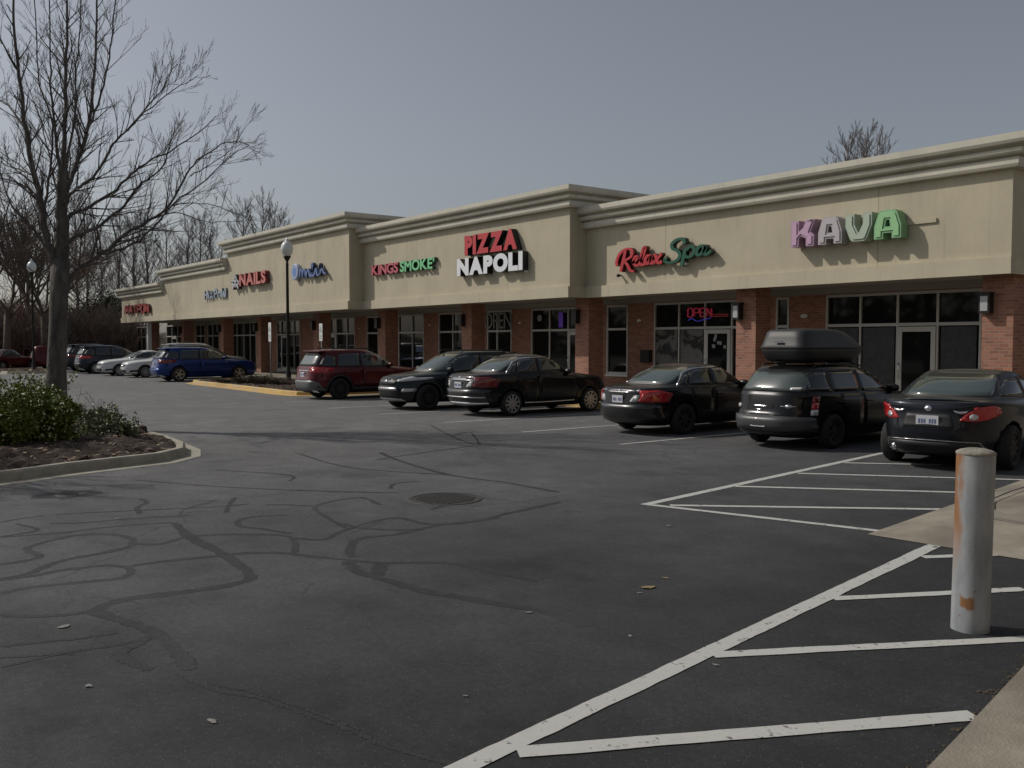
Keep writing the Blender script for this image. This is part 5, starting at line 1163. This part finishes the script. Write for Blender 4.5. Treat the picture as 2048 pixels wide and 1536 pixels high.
# ------------------------------------------------------------------ bollard, lamps, sign posts
def bollard_mat():
    m, nt, b = _m('bollard_paint'); N = nt.nodes; L_ = nt.links; tc = N.new('ShaderNodeTexCoord')
    def ramp(src, a, bb, lo=0, hi=1):
        r = N.new('ShaderNodeMapRange'); r.inputs[1].default_value = a; r.inputs[2].default_value = bb; r.inputs[3].default_value = lo; r.inputs[4].default_value = hi; L_.new(src, r.inputs[0]); return r.outputs[0]
    n = N.new('ShaderNodeTexNoise'); n.inputs['Scale'].default_value = 9; n.inputs['Detail'].default_value = 8; mp = N.new('ShaderNodeMapping'); mp.inputs['Scale'].default_value = (1, 1, .35)
    L_.new(tc.outputs['Object'], mp.inputs[0]); L_.new(mp.outputs[0], n.inputs['Vector'])
    sx = N.new('ShaderNodeSeparateXYZ'); L_.new(tc.outputs['Object'], sx.inputs[0])
    # rust runs down one flank (towards -X -Y) and one patch near the foot
    fl = N.new('ShaderNodeVectorMath'); fl.operation = 'DOT_PRODUCT'; L_.new(tc.outputs['Object'], fl.inputs[0]); fl.inputs[1].default_value = (-.72, -.69, 0)
    an = N.new('ShaderNodeMath'); an.operation = 'MULTIPLY_ADD'; L_.new(n.outputs['Fac'], an.inputs[0]); an.inputs[1].default_value = .12; L_.new(fl.outputs['Value'], an.inputs[2]); s1 = ramp(an.outputs[0], .150, .172); s1z = ramp(sx.outputs[2], .30, .75); nn = ramp(n.outputs['Fac'], .36, .46)
    def mul(a, c_):
        q = N.new('ShaderNodeMath'); q.operation = 'MULTIPLY'; L_.new(a, q.inputs[0]); L_.new(c_, q.inputs[1]); return q.outputs[0]
    f1 = mul(mul(s1, s1z), nn)
    zn = N.new('ShaderNodeMath'); zn.operation = 'MULTIPLY_ADD'; L_.new(n.outputs['Fac'], zn.inputs[0]); zn.inputs[1].default_value = .16; L_.new(sx.outputs[2], zn.inputs[2]); pz1 = ramp(zn.outputs[0], .245, .262); pz2 = ramp(zn.outputs[0], .335, .318); d2 = N.new('ShaderNodeVectorMath'); d2.operation = 'DOT_PRODUCT'; L_.new(tc.outputs['Object'], d2.inputs[0]); d2.inputs[1].default_value = (.10, -.995, 0)
    p3 = ramp(d2.outputs['Value'], .100, .106); f2 = mul(mul(pz1, pz2), mul(p3, ramp(n.outputs['Fac'], .44, .52)))
    mxm = N.new('ShaderNodeMath'); mxm.operation = 'MAXIMUM'; L_.new(f1, mxm.inputs[0]); L_.new(f2, mxm.inputs[1])
    n9 = N.new('ShaderNodeTexNoise'); n9.inputs['Scale'].default_value = 34; n9.inputs['Detail'].default_value = 4; L_.new(tc.outputs['Object'], n9.inputs['Vector']); sp = ramp(n9.outputs['Fac'], .66, .69, 0, .85); mm = N.new('ShaderNodeMath'); mm.operation = 'MAXIMUM'; L_.new(mxm.outputs[0], mm.inputs[0]); L_.new(sp, mm.inputs[1])
    gr = N.new('ShaderNodeMix'); gr.data_type = 'RGBA'; L_.new(ramp(n.outputs['Fac'], .3, .7), gr.inputs[0]); gr.inputs[6].default_value = (.22, .24, .25, 1); gr.inputs[7].default_value = (.40, .42, .43, 1)
    mx = N.new('ShaderNodeMix'); mx.data_type = 'RGBA'; L_.new(mm.outputs[0], mx.inputs[0]); L_.new(gr.outputs[2], mx.inputs[6]); mx.inputs[7].default_value = (.27, .13, .055, 1)
    L_.new(mx.outputs[2], b.inputs['Base Color']); b.inputs['Roughness'].default_value = .5
    bp = N.new('ShaderNodeBump'); bp.inputs['Strength'].default_value = .25; bp.inputs['Distance'].default_value = .004; L_.new(n.outputs['Fac'], bp.inputs['Height']); L_.new(bp.outputs[0], b.inputs['Normal']); return m
X, Y = G(1940, 1258); r = .118
t = thing('bollard', 'chipped grey steel bollard with rust streaks in the white hatching', 'bollard', (X, Y, 0))
b = MB(); b.lathe([(r + .001, 0), (r, .3), (r - .001, .7), (r, 1.165)], 48); t1 = b.build('post', bollard_mat(), t, True)
b = MB(); b.lathe([(r, 1.165), (r + .004, 1.17), (r + .003, 1.182), (r - .02, 1.195), (r * .5, 1.205), (0, 1.207)], 48); b.build('cap', noisy('cap_concrete', (.20, .18, .15), (.34, .31, .26), 14, .8, .4), t, True)
t.rotation_euler = (0, .012, 0)
def lamp(name, label, X, Y, top, cross=False):
    t = thing(name, label, 'street lamp', (X, Y, .1), group='globe street lamps')
    b = MB(); b.lathe([(.20, 0), (.20, .08), (.13, .14), (.11, .5), (.085, .6), (.075, 1.0), (.06, top - 1.15), (.075, top - 1.12), (.055, top - 1.08), (.05, top - 1.0), (.09, top - .93), (.17, top - .80), (.17, top - .76), (0, top - .76)], 20); b.build('pole', M['bronze'], t, True)
    b = MB(); b.lathe([(.15, top - .76), (.22, top - .66), (.275, top - .52), (.28, top - .42), (.24, top - .26), (.15, top - .14), (.08, top - .10), (.085, top - .05), (.04, top + .0), (.015, top + .05), (0, top + .07)], 28); b.build('globe', M['globe'], t, True)
    return t
X, Y = G(577, 770); lamp('street_lamp', 'tall dark lamp post with white acorn globe rising from the mulched island', X, Y, 6.4)
X, Y = G(68, 745); lamp('street_lamp', 'far lamp post with white globe among the bare trees at far left', X, Y, 7.0)
def signpost(px, top, bot, Y, label):
    X = onY(px, 700, Y)[0]; z1 = onY(px, top, Y)[1]; z0 = onY(px, bot, Y)[1]
    t = thing('parking_sign', label, 'parking sign', (X, Y, .1), group='reserved parking signs')
    b = MB(); b.box(-.03, .03, .012, .05, 0, z1 - .12); b.build('post', M['alloy'], t)
    b = MB(); b.v = []; poly = rect(-.155, .155, z0 - .1, z1 - .1, .03); n = len(poly)
    b.add([(x, -.006, z) for x, z in poly] + [(x, .006, z) for x, z in poly], [tuple(range(n)), tuple(range(2 * n - 1, n - 1, -1))] + [(i, i + n, (i + 1) % n + n, (i + 1) % n) for i in range(n)])
    p = b.build('sign_plate', M['white'], t)
    h = (z1 - z0); mz = z0 - .1 + h * .62
    b = MB(); g_ = plain('sign_print_green', (.03, .22, .16), .5) if 'spg' not in M else M['spg']; M['spg'] = g_
    for (x0, x1, a, c_) in [(-.13, .13, .12, .14), (-.10, .10, .22, .25), (-.10, .10, .30, .32)]: b.box(x0, x1, -.0085, -.0075, z0 - .1 + h * a, z0 - .1 + h * c_)
    # wheelchair symbol: head, back, wheel, legs
    b.lathe([(0, -.009), (.018, -.009), (.018, -.0075)], 12, (-.01, 0, mz + .17), 'y')
    b.tube([(-.01, -.008, mz + .14), (-.005, -.008, mz + .04), (.05, -.008, mz + .035), (.075, -.008, mz - .06), (.10, -.008, mz - .05)], .010, 5)
    b.tube([(-.02 + .065 * math.cos(a), -.008, mz - .01 + .075 * math.sin(a)) for a in [math.radians(100 + 25 * i) for i in range(11)]], .009, 5)
    b.build('print', g_, p); return t
signpost(540, 645, 683, 17.5, 'white reserved parking sign just left of the island lamp post')
signpost(642, 647, 682, 17.8, 'white reserved parking sign above the dark red suv')

# ------------------------------------------------------------------ trees
def grow(mb, p, d, length, r, depth, rnd, up=.25, spread=.7, sides=5, ratio=.62, nseg=4, kids=(3, 5), minr=.0025, wig=.12):
    pts = [p]; rr = [r]; q = p.copy(); dd = d.copy()
    for i in range(nseg):
        dd = (dd + Vector((rnd.gauss(0, wig), rnd.gauss(0, wig), rnd.gauss(0, wig) + up * .22))).normalized(); q = q + dd * length / nseg; pts.append(q.copy()); rr.append(max(minr, r * (1 - .75 * (i + 1) / nseg)))
    mb.tube(pts, rr, sides if depth > 1 else 3, caps=False)
    if depth <= 0: return
    n = rnd.randint(*kids)
    for k in range(n):
        t = .22 + .75 * (k + rnd.random() * .6) / n; i = min(nseg - 1, int(t * nseg)); u = t * nseg - i; b = pts[i].lerp(pts[i + 1], min(1, u)); dr = (pts[i + 1] - pts[i]).normalized()
        perp = dr.cross(Vector((rnd.gauss(0, 1), rnd.gauss(0, 1), rnd.gauss(0, .6)))).normalized()
        nd = (dr * math.cos(spread * rnd.uniform(.6, 1.1)) + perp * math.sin(spread * rnd.uniform(.6, 1.1)) + Vector((0, 0, up * .5))).normalized()
        grow(mb, b, nd, length * ratio * rnd.uniform(.7, 1.15) * (1.1 - t * .45), max(minr, rr[i] * .62), depth - 1, rnd, up, spread, sides, ratio, max(3, nseg - 1), kids, minr, wig)
# near tree, limbs traced from the photograph onto real depth
bx, by = -22.4, 4.15
base = Vector((bx, by, .2)); dep = (base - Vector((0, 0, EYE))).dot(FW)
def tp(px, py, back=0):
    d = ray(px, py); return Vector((0, 0, EYE)) + d * (dep + back)
near_t = thing('bare_tree', 'large leafless tree with dark forked trunk on the near planted island', 'tree', tuple(base))
tr = MB(); cr = MB(); rnd = random.Random(11)
def rel(v): return v - base
px0 = tp(115, 840); sh = base - px0; sh.z = 0
trunk = [(113, 842, .29), (112, 800, .235), (113, 740, .205), (116, 660, .188), (118, 590, .188), (121, 520, .205)]
P = [rel(tp(x, y)) for x, y, r in trunk]; P[0].z = -.05
tr.tube(P, [t_[2] for t_ in trunk], 16)
def limb(pts, r0, r1, back0=0, back1=0, kids=1.0, depth=2, onto=cr, tw=.95):
    n = len(pts); P = []; R = []
    for i, (x, y) in enumerate(pts):
        t = i / (n - 1); P.append(rel(tp(x, y, back0 + (back1 - back0) * t))); R.append((.70 if r0 < .13 else .9) * (r0 + (r1 - r0) * t ** .7))
    S = smooth_path([tuple(p) + (r,) for p, r in zip(P, R)], 4)
    # small natural wobble
    S = [(x + rnd.gauss(0, .012), y + rnd.gauss(0, .012), z + rnd.gauss(0, .012), r) for x, y, z, r in S]
    onto.tube([s[:3] for s in S], [s[3] for s in S], 8 if r0 > .08 else 6, caps=False)
    tot = sum(math.dist(S[i][:3], S[i + 1][:3]) for i in range(len(S) - 1)); cnt = int(tot * 5.4 * kids)
    for k in range(cnt):
        t = .14 + .86 * (k + rnd.random()) / cnt; i = min(len(S) - 2, int(t * (len(S) - 1))); a, b = Vector(S[i][:3]), Vector(S[i + 1][:3]); dr = (b - a).normalized()
        sidev = dr.cross(Vector((rnd.gauss(0, 1), rnd.gauss(0, 1), rnd.gauss(0, .5)))).normalized(); sp = rnd.uniform(.5, .95)
        nd = (dr * math.cos(sp) + sidev * math.sin(sp) + Vector((0, 0, .22))).normalized(); L_ = 1.05 * tw * rnd.uniform(.4, 1.45) * (1.2 - .75 * t)
        grow(cr, a.lerp(b, rnd.random()), nd, L_, min(.02, S[i][3] * .5), depth, rnd, .22, .52, 4, .62, 4, (2, 4), .0030, .06)
limb([(122, 530), (123, 460), (124, 400), (126, 330)], .20, .11, 0, 0, .6, 2, tr)
limb([(126, 335), (131, 250), (131, 150), (134, 60), (136, -60), (138, -200)], .085, .02, 0, .5)
limb([(125, 370), (112, 280), (104, 200), (100, 120), (98, -60)], .06, .015, 0, -.8)
limb([(124, 410), (137, 372), (152, 330), (172, 270), (184, 190), (192, 80), (196, -20), (200, -160)], .095, .02, 0, 1.2)
limb([(172, 265), (190, 225), (212, 150), (222, 80), (232, 0), (240, -90)], .05, .015, .4, 1.5)
limb([(122, 425), (140, 390), (160, 372), (192, 348), (225, 290), (255, 260), (300, 205), (318, 185), (352, 125)], .07, .012, 0, -1.5)
limb([(255, 262), (290, 225), (345, 180), (396, 152)], .03, .008, -.8, -2)
limb([(120, 455), (142, 430), (180, 412), (232, 378), (272, 340), (300, 322), (345, 300), (400, 262), (435, 232)], .075, .012, 0, 1)
limb([(118, 505), (142, 480), (192, 455), (240, 420), (268, 385), (290, 360), (325, 335), (336, 300), (350, 252)], .07, .011, 0, -1.2)
limb([(118, 590), (142, 556), (165, 530), (205, 507), (250, 470), (300, 440), (340, 410), (372, 350), (405, 315), (455, 285), (500, 290)], .10, .010, 0, .8, 1.1)
limb([(205, 508), (245, 497), (290, 470), (345, 410), (410, 360), (465, 310), (495, 292)], .05, .009, .2, -.5)
limb([(300, 440), (350, 425), (400, 440), (450, 445), (485, 440)], .025, .007, .3, 1.4)
limb([(345, 412), (390, 405), (440, 415), (500, 440)], .022, .007, .3, -1.4)
limb([(380, 352), (420, 330), (460, 300), (490, 255)], .02, .007, .3, .9)
limb([(118, 575), (112, 540), (100, 500), (86, 440), (76, 380), (62, 320), (50, 240), (38, 150), (28, 50), (26, -60)], .14, .02, 0, -.6, .9, 2)
limb([(104, 515), (97, 490), (85, 440), (92, 400), (100, 340), (104, 250), (80, 170), (72, 60), (66, -60)], .07, .015, 0, 1)
limb([(112, 525), (100, 505), (70, 462), (38, 430), (12, 390), (0, 340), (-30, 260)], .07, .012, 0, .6)
limb([(64, 350), (40, 340), (10, 330), (-40, 290)], .04, .01, -.4, .8)
limb([(50, 260), (20, 215), (-10, 190), (-60, 120)], .04, .01, -.4, 1.2)
limb([(36, 140), (12, 100), (-10, 60), (-30, -40)], .03, .01, -.4, -1.2)
limb([(86, 420), (60, 380), (20, 360), (-30, 352)], .03, .008, 0, -1.5)
limb([(120, 480), (137, 470), (190, 462), (235, 470), (262, 480)], .022, .006, 0, -1)
limb([(124, 425), (110, 370), (96, 300), (78, 230), (40, 130)], .045, .01, 0, 1.6)
limb([(127, 345), (150, 240), (150, 150), (160, 60), (165, -60)], .045, .012, 0, -1.4)
limb([(122, 420), (135, 380), (140, 300), (150, 200), (158, 100)], .04, .01, 0, 2.4)
limb([(110, 560), (70, 545), (40, 520), (15, 505)], .018, .005, 0, -1.2, .5)
tr.build('trunk', M['bark'], near_t, True); cr.build('branches', M['twig'], near_t)

# background trees: a few kinds, copied with their parts
def make_tree(kind, seed):
    rnd = random.Random(seed); a, b = MB(), MB()
    if kind == 'slender':
        H = 15; r = .20; pts = [Vector((0, 0, -.2))]; rr = [r * 1.2]
        for i in range(1, 9): pts.append(Vector((rnd.gauss(0, .12) + pts[-1].x, rnd.gauss(0, .12) + pts[-1].y, H * i / 8))); rr.append(r * (1 - .88 * i / 8))
        a.tube(pts, rr, 7)
        for k in range(46):
            t = .30 + .68 * k / 46; i = min(7, int(t * 8)); p = pts[i].lerp(pts[i + 1], t * 8 - i); an = rnd.random() * 6.28; el = rnd.uniform(.45, 1.0)
            grow(b, p, Vector((math.cos(an) * math.cos(el), math.sin(an) * math.cos(el), math.sin(el))), 3.6 * (1.12 - t) + .8, .05 * (1.1 - t) + .012, 2, rnd, .5, .5, 4, .55, 3, (4, 6), .009, .09)
    else:
        H = 11; r = .19; fork = rnd.uniform(2.5, 4); a.tube([(0, 0, -.2), (.1, .05, fork * .5), (.05, .1, fork)], [r * 1.25, r, r * .85], 9)
        n = 6
        for k in range(n):
            an = 2 * PI * k / n + rnd.random(); el = rnd.uniform(.7, 1.25)
            grow(b, Vector((.05, .1, fork - rnd.random() * .8)), Vector((math.cos(an) * math.cos(el), math.sin(an) * math.cos(el), math.sin(el))), rnd.uniform(4.5, 6.5), .09, 3, rnd, .30, .62, 4, .60, 4, (5, 7), .012, .12)
    ta = bpy.data.meshes.new('t'); return a, b
kinds = {}
for kd, sd in (('slender', 1), ('slender', 2), ('spreading', 3), ('spreading', 4)): kinds.setdefault(kd, []).append(None)
protos = []
for i, (kd, sd, fm) in enumerate([('slender', 21, 'hazetwig'), ('slender', 25, 'hazetwig'), ('spreading', 23, 'brush'), ('spreading', 24, 'brush')]):
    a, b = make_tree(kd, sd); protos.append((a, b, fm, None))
pobj = {}
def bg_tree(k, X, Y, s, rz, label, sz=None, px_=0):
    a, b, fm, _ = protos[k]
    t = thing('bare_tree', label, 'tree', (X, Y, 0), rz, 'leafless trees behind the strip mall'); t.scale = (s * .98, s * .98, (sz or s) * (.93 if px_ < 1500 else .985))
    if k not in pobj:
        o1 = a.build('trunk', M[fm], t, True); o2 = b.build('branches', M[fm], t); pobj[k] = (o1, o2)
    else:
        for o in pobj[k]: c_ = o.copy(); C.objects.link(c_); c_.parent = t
def ray_at(px, D):
    d = ray(px, 690); h = Vector((d.x, d.y)).normalized(); return h.x * D, h.y * D
bt = [ # px, distance, kind, scale, zscale, label
 (12, 80, 3, 1.35, 1.35, 'spreading bare tree at the left edge beyond the lot'), (58, 92, 2, 1.45, 1.4, 'spreading bare tree behind the far street lamp'), (92, 74, 2, 1.15, 1.1, 'spreading bare tree just left of the near trunk'), (-30, 72, 2, 1.3, 1.3, 'spreading bare tree mostly cut off by the left edge'),
 (152, 96, 0, 1.05, 1.1, 'slender bare tree just right of the near trunk'), (176, 104, 1, 1.05, 1.12, 'slender bare tree above the navy suv'), (208, 118, 0, 1.0, 1.05, 'slender bare tree above the dark evergreen'), (240, 100, 1, 1.0, 1.05, 'slender bare tree at the far corner of the mall'), (268, 112, 0, 1.15, 1.15, 'slender bare tree behind the lowest parapet'), (300, 104, 1, 1.12, 1.1, 'slender bare tree above the dull red sign'),
 (338, 116, 0, 1.15, 1.12, 'slender bare tree left behind the middle height parapet'), (372, 108, 1, 1.15, 1.1, 'slender bare tree above the middle height parapet'), (402, 112, 0, 1.22, 1.18, 'slender bare tree right behind the middle height parapet'), (432, 118, 1, 1.15, 1.12, 'slender bare tree left of the tallest parapet'),
 (490, 112, 0, 1.25, 1.28, 'bare tree top showing over the left part of the tallest parapet'), (520, 108, 1, 1.22, 1.30, 'bare tree top highest over the tallest parapet'), (552, 112, 0, 1.25, 1.26, 'bare tree top over the middle of the tallest parapet'), (580, 116, 1, 1.2, 1.2, 'bare tree top low over the tallest parapet'),
 (1722, 52, 0, .90, .86, 'bare tree top showing above the cornice over the KAVA sign'), (1684, 55, 1, .95, .90, 'shorter bare tree top left of the one over the KAVA sign'), (1762, 54, 1, .92, .87, 'shorter bare tree top right of the one over the KAVA sign')]
for i, (px, D, k, s, sz, lb_) in enumerate(bt):
    X, Y = ray_at(px, D); bg_tree(k, X, Y, s, i * 1.7, lb_, sz, px)

bg_tree(3, -20.0, -1.2, .62, 2.0, 'bare tree at the left end of the near island, out of frame, shading the asphalt', .62)
# evergreen masses beside the far corner
def evergreen(X, Y, H, W, label, seed):
    rnd = random.Random(seed); t = thing('evergreen_tree', label, 'tree', (X, Y, 0), group='evergreens beyond the far corner'); a = MB(); a.tube([(0, 0, 0), (0, 0, H * .85)], [.2, .05], 7); a.build('trunk', M['brush'], t)
    b = MB()
    clumps = [(rnd.gauss(0, W * .27), rnd.gauss(0, W * .27), H * (.25 + .7 * rnd.random() ** .9)) for _ in range(60)]
    for cx, cy, cz in clumps:
        k = 1.15 - cz / H * .7
        for _ in range(70):
            p = Vector((cx * k + rnd.gauss(0, .42), cy * k + rnd.gauss(0, .42), cz + rnd.gauss(0, .35))); s = rnd.uniform(.08, .2); u = Vector((rnd.gauss(0, 1), rnd.gauss(0, 1), rnd.gauss(0, .6))).normalized() * s; w = u.cross(Vector((rnd.gauss(0, 1), rnd.gauss(0, 1), rnd.gauss(0, 1)))).normalized() * s * .5
            b.add([p - u, p + w, p + u, p - w], [(0, 1, 2, 3)])
    b.build('crown', M['needles'], t)
for px, D, H, W, lb_ in [(212, 98, 6.2, 5.5, 'dark evergreen tree left of the lowest parapet'), (186, 102, 5.6, 5, 'lower dark evergreen between the near trunk and the mall corner'), (228, 108, 6.8, 5, 'dark evergreen tree tight behind the mall far corner')]:
    X, Y = ray_at(px, D); evergreen(X, Y, H, W, lb_, int(px))
# wood added across the lot, behind the camera (seen only as reflections)
b = MB(); rnd = random.Random(44)
for i in range(210):
    cx, cy, h = rnd.uniform(-140, 50), rnd.uniform(-62, -52), rnd.uniform(4, 11)
    b.tube([(cx, cy, 0), (cx, cy, h)], [.2, .06], 4, caps=False)
    for _ in range(75):
        p = Vector((cx + rnd.gauss(0, 2.0), cy + rnd.gauss(0, 1.5), h * rnd.random())); sz = rnd.uniform(.3, .8); u = Vector((rnd.gauss(0, 1), rnd.gauss(0, 1), rnd.gauss(0, 1))).normalized() * sz; w = u.cross(Vector((rnd.gauss(0, 1), rnd.gauss(0, 1), rnd.gauss(0, 1)))).normalized() * sz * .6; b.add([p - u, p + w, p + u, p - w], [(0, 1, 2, 3)])
o = b.build('unseen_wood', M['needles']); o['kind'] = 'stuff'
# wooded bank and thicket
g = MB(); rnd = random.Random(5); nx, ny = 40, 34
for i in range(nx):
    for j in range(ny):
        x = -150 + i * 64 / (nx - 1); y = -30 + j * 110 / (ny - 1); e = min(1, (i) / 4, (nx - 1 - i) / 12, j / 4, (ny - 1 - j) / 4)
        g.v.append((x, y, -.04 + max(0, e) ** 1.2 * (2.2 + 1.0 * math.sin(i * .5 + j * .3)) + (rnd.uniform(0, .15) if e > 0 else 0)))
for i in range(nx - 1):
    for j in range(ny - 1): a = i * ny + j; g.f.append((a, a + ny, a + ny + 1, a + 1)); g.m.append(0)
struct(g.build('wooded_bank', M['litter'], smooth=True))
b = MB(); rnd = random.Random(6)
for i in range(2600):
    px = rnd.uniform(-60, 262); D = rnd.uniform(84, 118); X, Y = ray_at(px, D); p = Vector((X, Y, 1.0)); h = rnd.uniform(1.6, 4.2) * (1.0 if px > 60 else 1.15)
    grow(b, p - Vector((0, 0, 1.0)), Vector((rnd.gauss(0, .2), rnd.gauss(0, .2), 1)).normalized(), h + .8, .035, 1, rnd, .3, .7, 3, .6, 3, (5, 8), .016, .2)
o = b.build('thicket', M['brush']); o['kind'] = 'stuff'

# ------------------------------------------------------------------ shrubs
def leafy(b, centre, rad, n, rnd, size=(.03, .06), shell=.55, mi=0, droop=0):
    for _ in range(n):
        d = Vector((rnd.gauss(0, 1), rnd.gauss(0, 1), rnd.gauss(0, 1))).normalized(); q = shell + (1 - shell) * rnd.random() ** .5
        p = Vector((centre[0] + d.x * rad[0] * q, centre[1] + d.y * rad[1] * q, centre[2] + d.z * rad[2] * q + rnd.gauss(0, .03)))
        if p.z < .18: continue
        s = rnd.uniform(*size); u = (d + Vector((rnd.gauss(0, .8), rnd.gauss(0, .8), rnd.gauss(0, .8)))).normalized() * s; w = u.cross(Vector((rnd.gauss(0, 1), rnd.gauss(0, 1), rnd.gauss(0, 1)))).normalized() * s * .42
        b.add([p, p + u * .5 + w, p + u, p + u * .5 - w], [(0, 1, 2, 3)], mi)
def shrub(name, label, loc, lobes, n, mats, size, seed, stems=14, stick=0):
    t = thing(name, label, 'shrub', loc); rnd = random.Random(seed); b = MB()
    for (cx, cy, cz, rx, ry, rz_) in lobes:
        for _ in range(16):  # many small clumps give an uneven edge
            d = Vector((rnd.gauss(0, 1), rnd.gauss(0, 1), rnd.gauss(0, 1))).normalized() * rnd.random() ** .35
            leafy(b, (cx + d.x * rx, cy + d.y * ry, cz + d.z * rz_), (rx * .38, ry * .38, rz_ * .38), n // 16, rnd, size, .2)
        leafy(b, (cx, cy, cz), (rx, ry, rz_), n // 40, rnd, (size[0], size[1] * 1.1), .9, 1)
    b.build('foliage', mats, t)
    s = MB()
    for k in range(stems):
        an = rnd.random() * 6.28; l = rnd.choice(lobes); e = Vector((l[0] + rnd.gauss(0, l[3] * .4), l[1] + rnd.gauss(0, l[4] * .4), l[2] + l[5] * rnd.uniform(.3, 1.12)))
        p0 = Vector((l[0] * .8 + rnd.gauss(0, .1), l[1] * .8 + rnd.gauss(0, .1), .1)); s.tube([p0, p0.lerp(e, .5) + Vector((rnd.gauss(0, .06), rnd.gauss(0, .06), .05)), e], [.012, .008, .004], 4, caps=False)
    b2 = MB()
    for k in range(stick):
        l = rnd.choice(lobes); an = rnd.random() * 6.28; p0 = Vector((l[0] + rnd.gauss(0, l[3] * .5), l[1] + rnd.gauss(0, l[4] * .5), l[2] + l[5] * .5)); d = Vector((math.cos(an) * .6, math.sin(an) * .6, rnd.uniform(.5, 1.2))).normalized(); ln = l[5] * rnd.uniform(.7, 1.25); p1 = p0 + d * ln
        s.tube([p0, p0.lerp(p1, .5) + Vector((0, 0, .02)), p1], [.007, .005, .003], 3, caps=False)
        for q in range(26):
            c_ = p0.lerp(p1, .45 + .6 * rnd.random()); leafy(b2, tuple(c_), (.05, .05, .05), 1, rnd, size, .2, 0 if rnd.random() < .85 else 1)
    if stick: b2.build('shoots', mats, t)
    s.build('stems', M['twig'], t); return t
X, Y = -17.0, 2.75
shrub('leafy_shrub', 'big rounded green shrub with pale leaf tips at the left edge', (X, Y, .05), [(0, 0, .62, .62, .62, .52), (-.5, -.9, .64, .6, .7, .52), (-.9, .25, .58, .55, .6, .50), (.05, .55, .42, .45, .45, .38), (-.2, -1.8, .68, .7, .7, .55)], 9500, [M['leaf'], M['petal']], (.03, .065), 2, 30, 60)
X, Y = -18.2, 4.35
shrub('low_shrub', 'low sprawling shrub on mulch right of the big green shrub', (X, Y, .05), [(0, 0, .28, .62, .42, .24), (-.9, .1, .30, .6, .4, .22), (.7, .1, .22, .42, .34, .18), (.2, -.5, .18, .55, .35, .14)], 3600, [M['leafb'], M['petal']], (.025, .055), 3, 40, 44)
X, Y = -20.2, 4.6; t = thing('twiggy_shrub', 'leafless twiggy shrub beside the near tree trunk', 'shrub', (X, Y, .15)); b = MB(); rnd = random.Random(12)
for k in range(11):
    an = rnd.random() * 6.28; grow(b, Vector((rnd.gauss(0, .08), rnd.gauss(0, .08), 0)), Vector((math.cos(an) * .55, math.sin(an) * .55, .9)).normalized(), rnd.uniform(.5, .85), .009, 1, rnd, .1, .7, 4, .5, 5, (3, 5), .003, .22)
b.build('stems', M['twig'], t)
def dry_clump(X, Y, label, seed, h=.5, mat=None):
    t = MB(); rnd = random.Random(seed)
    for k in range(150):
        an = rnd.random() * 6.28; r_ = rnd.uniform(0, .3); e = rnd.uniform(.2, .6); p = Vector((math.cos(an) * r_, math.sin(an) * r_, 0)); hh = .6 * h * rnd.uniform(.5, 1.1)
        t.tube([p, p + Vector((math.cos(an) * e * .4, math.sin(an) * e * .4, hh * .7)), p + Vector((math.cos(an) * e, math.sin(an) * e, hh))], [.012, .009, .004], 3, caps=False)
    o = t.build('dry_shrub', mat or M['drybrush'], loc=(X, Y, .16)); return tag(o, label, 'shrub', 'dry plants on the middle island')
M['drybrush'] = noisy('dry_stalk', (.045, .034, .023), (.10, .075, .048), 8, .95, .1)
for i, (px, py, h, lb_) in enumerate([(492, 768, .5, 'brown dry shrub on the island in front of the blue suv nose'), (522, 770, .7, 'taller brown dry shrub left of the reserved parking sign'), (548, 768, .45, 'brown dry shrub between the parking sign and the lamp post'), (455, 766, .3, 'lowest brown dry shrub near the left end of the middle island'), (566, 771, .35, 'brown dry tuft at the foot of the island lamp post')]):
    X, Y = G(px, py, .15); dry_clump(X, Y, lb_, 30 + i, h)
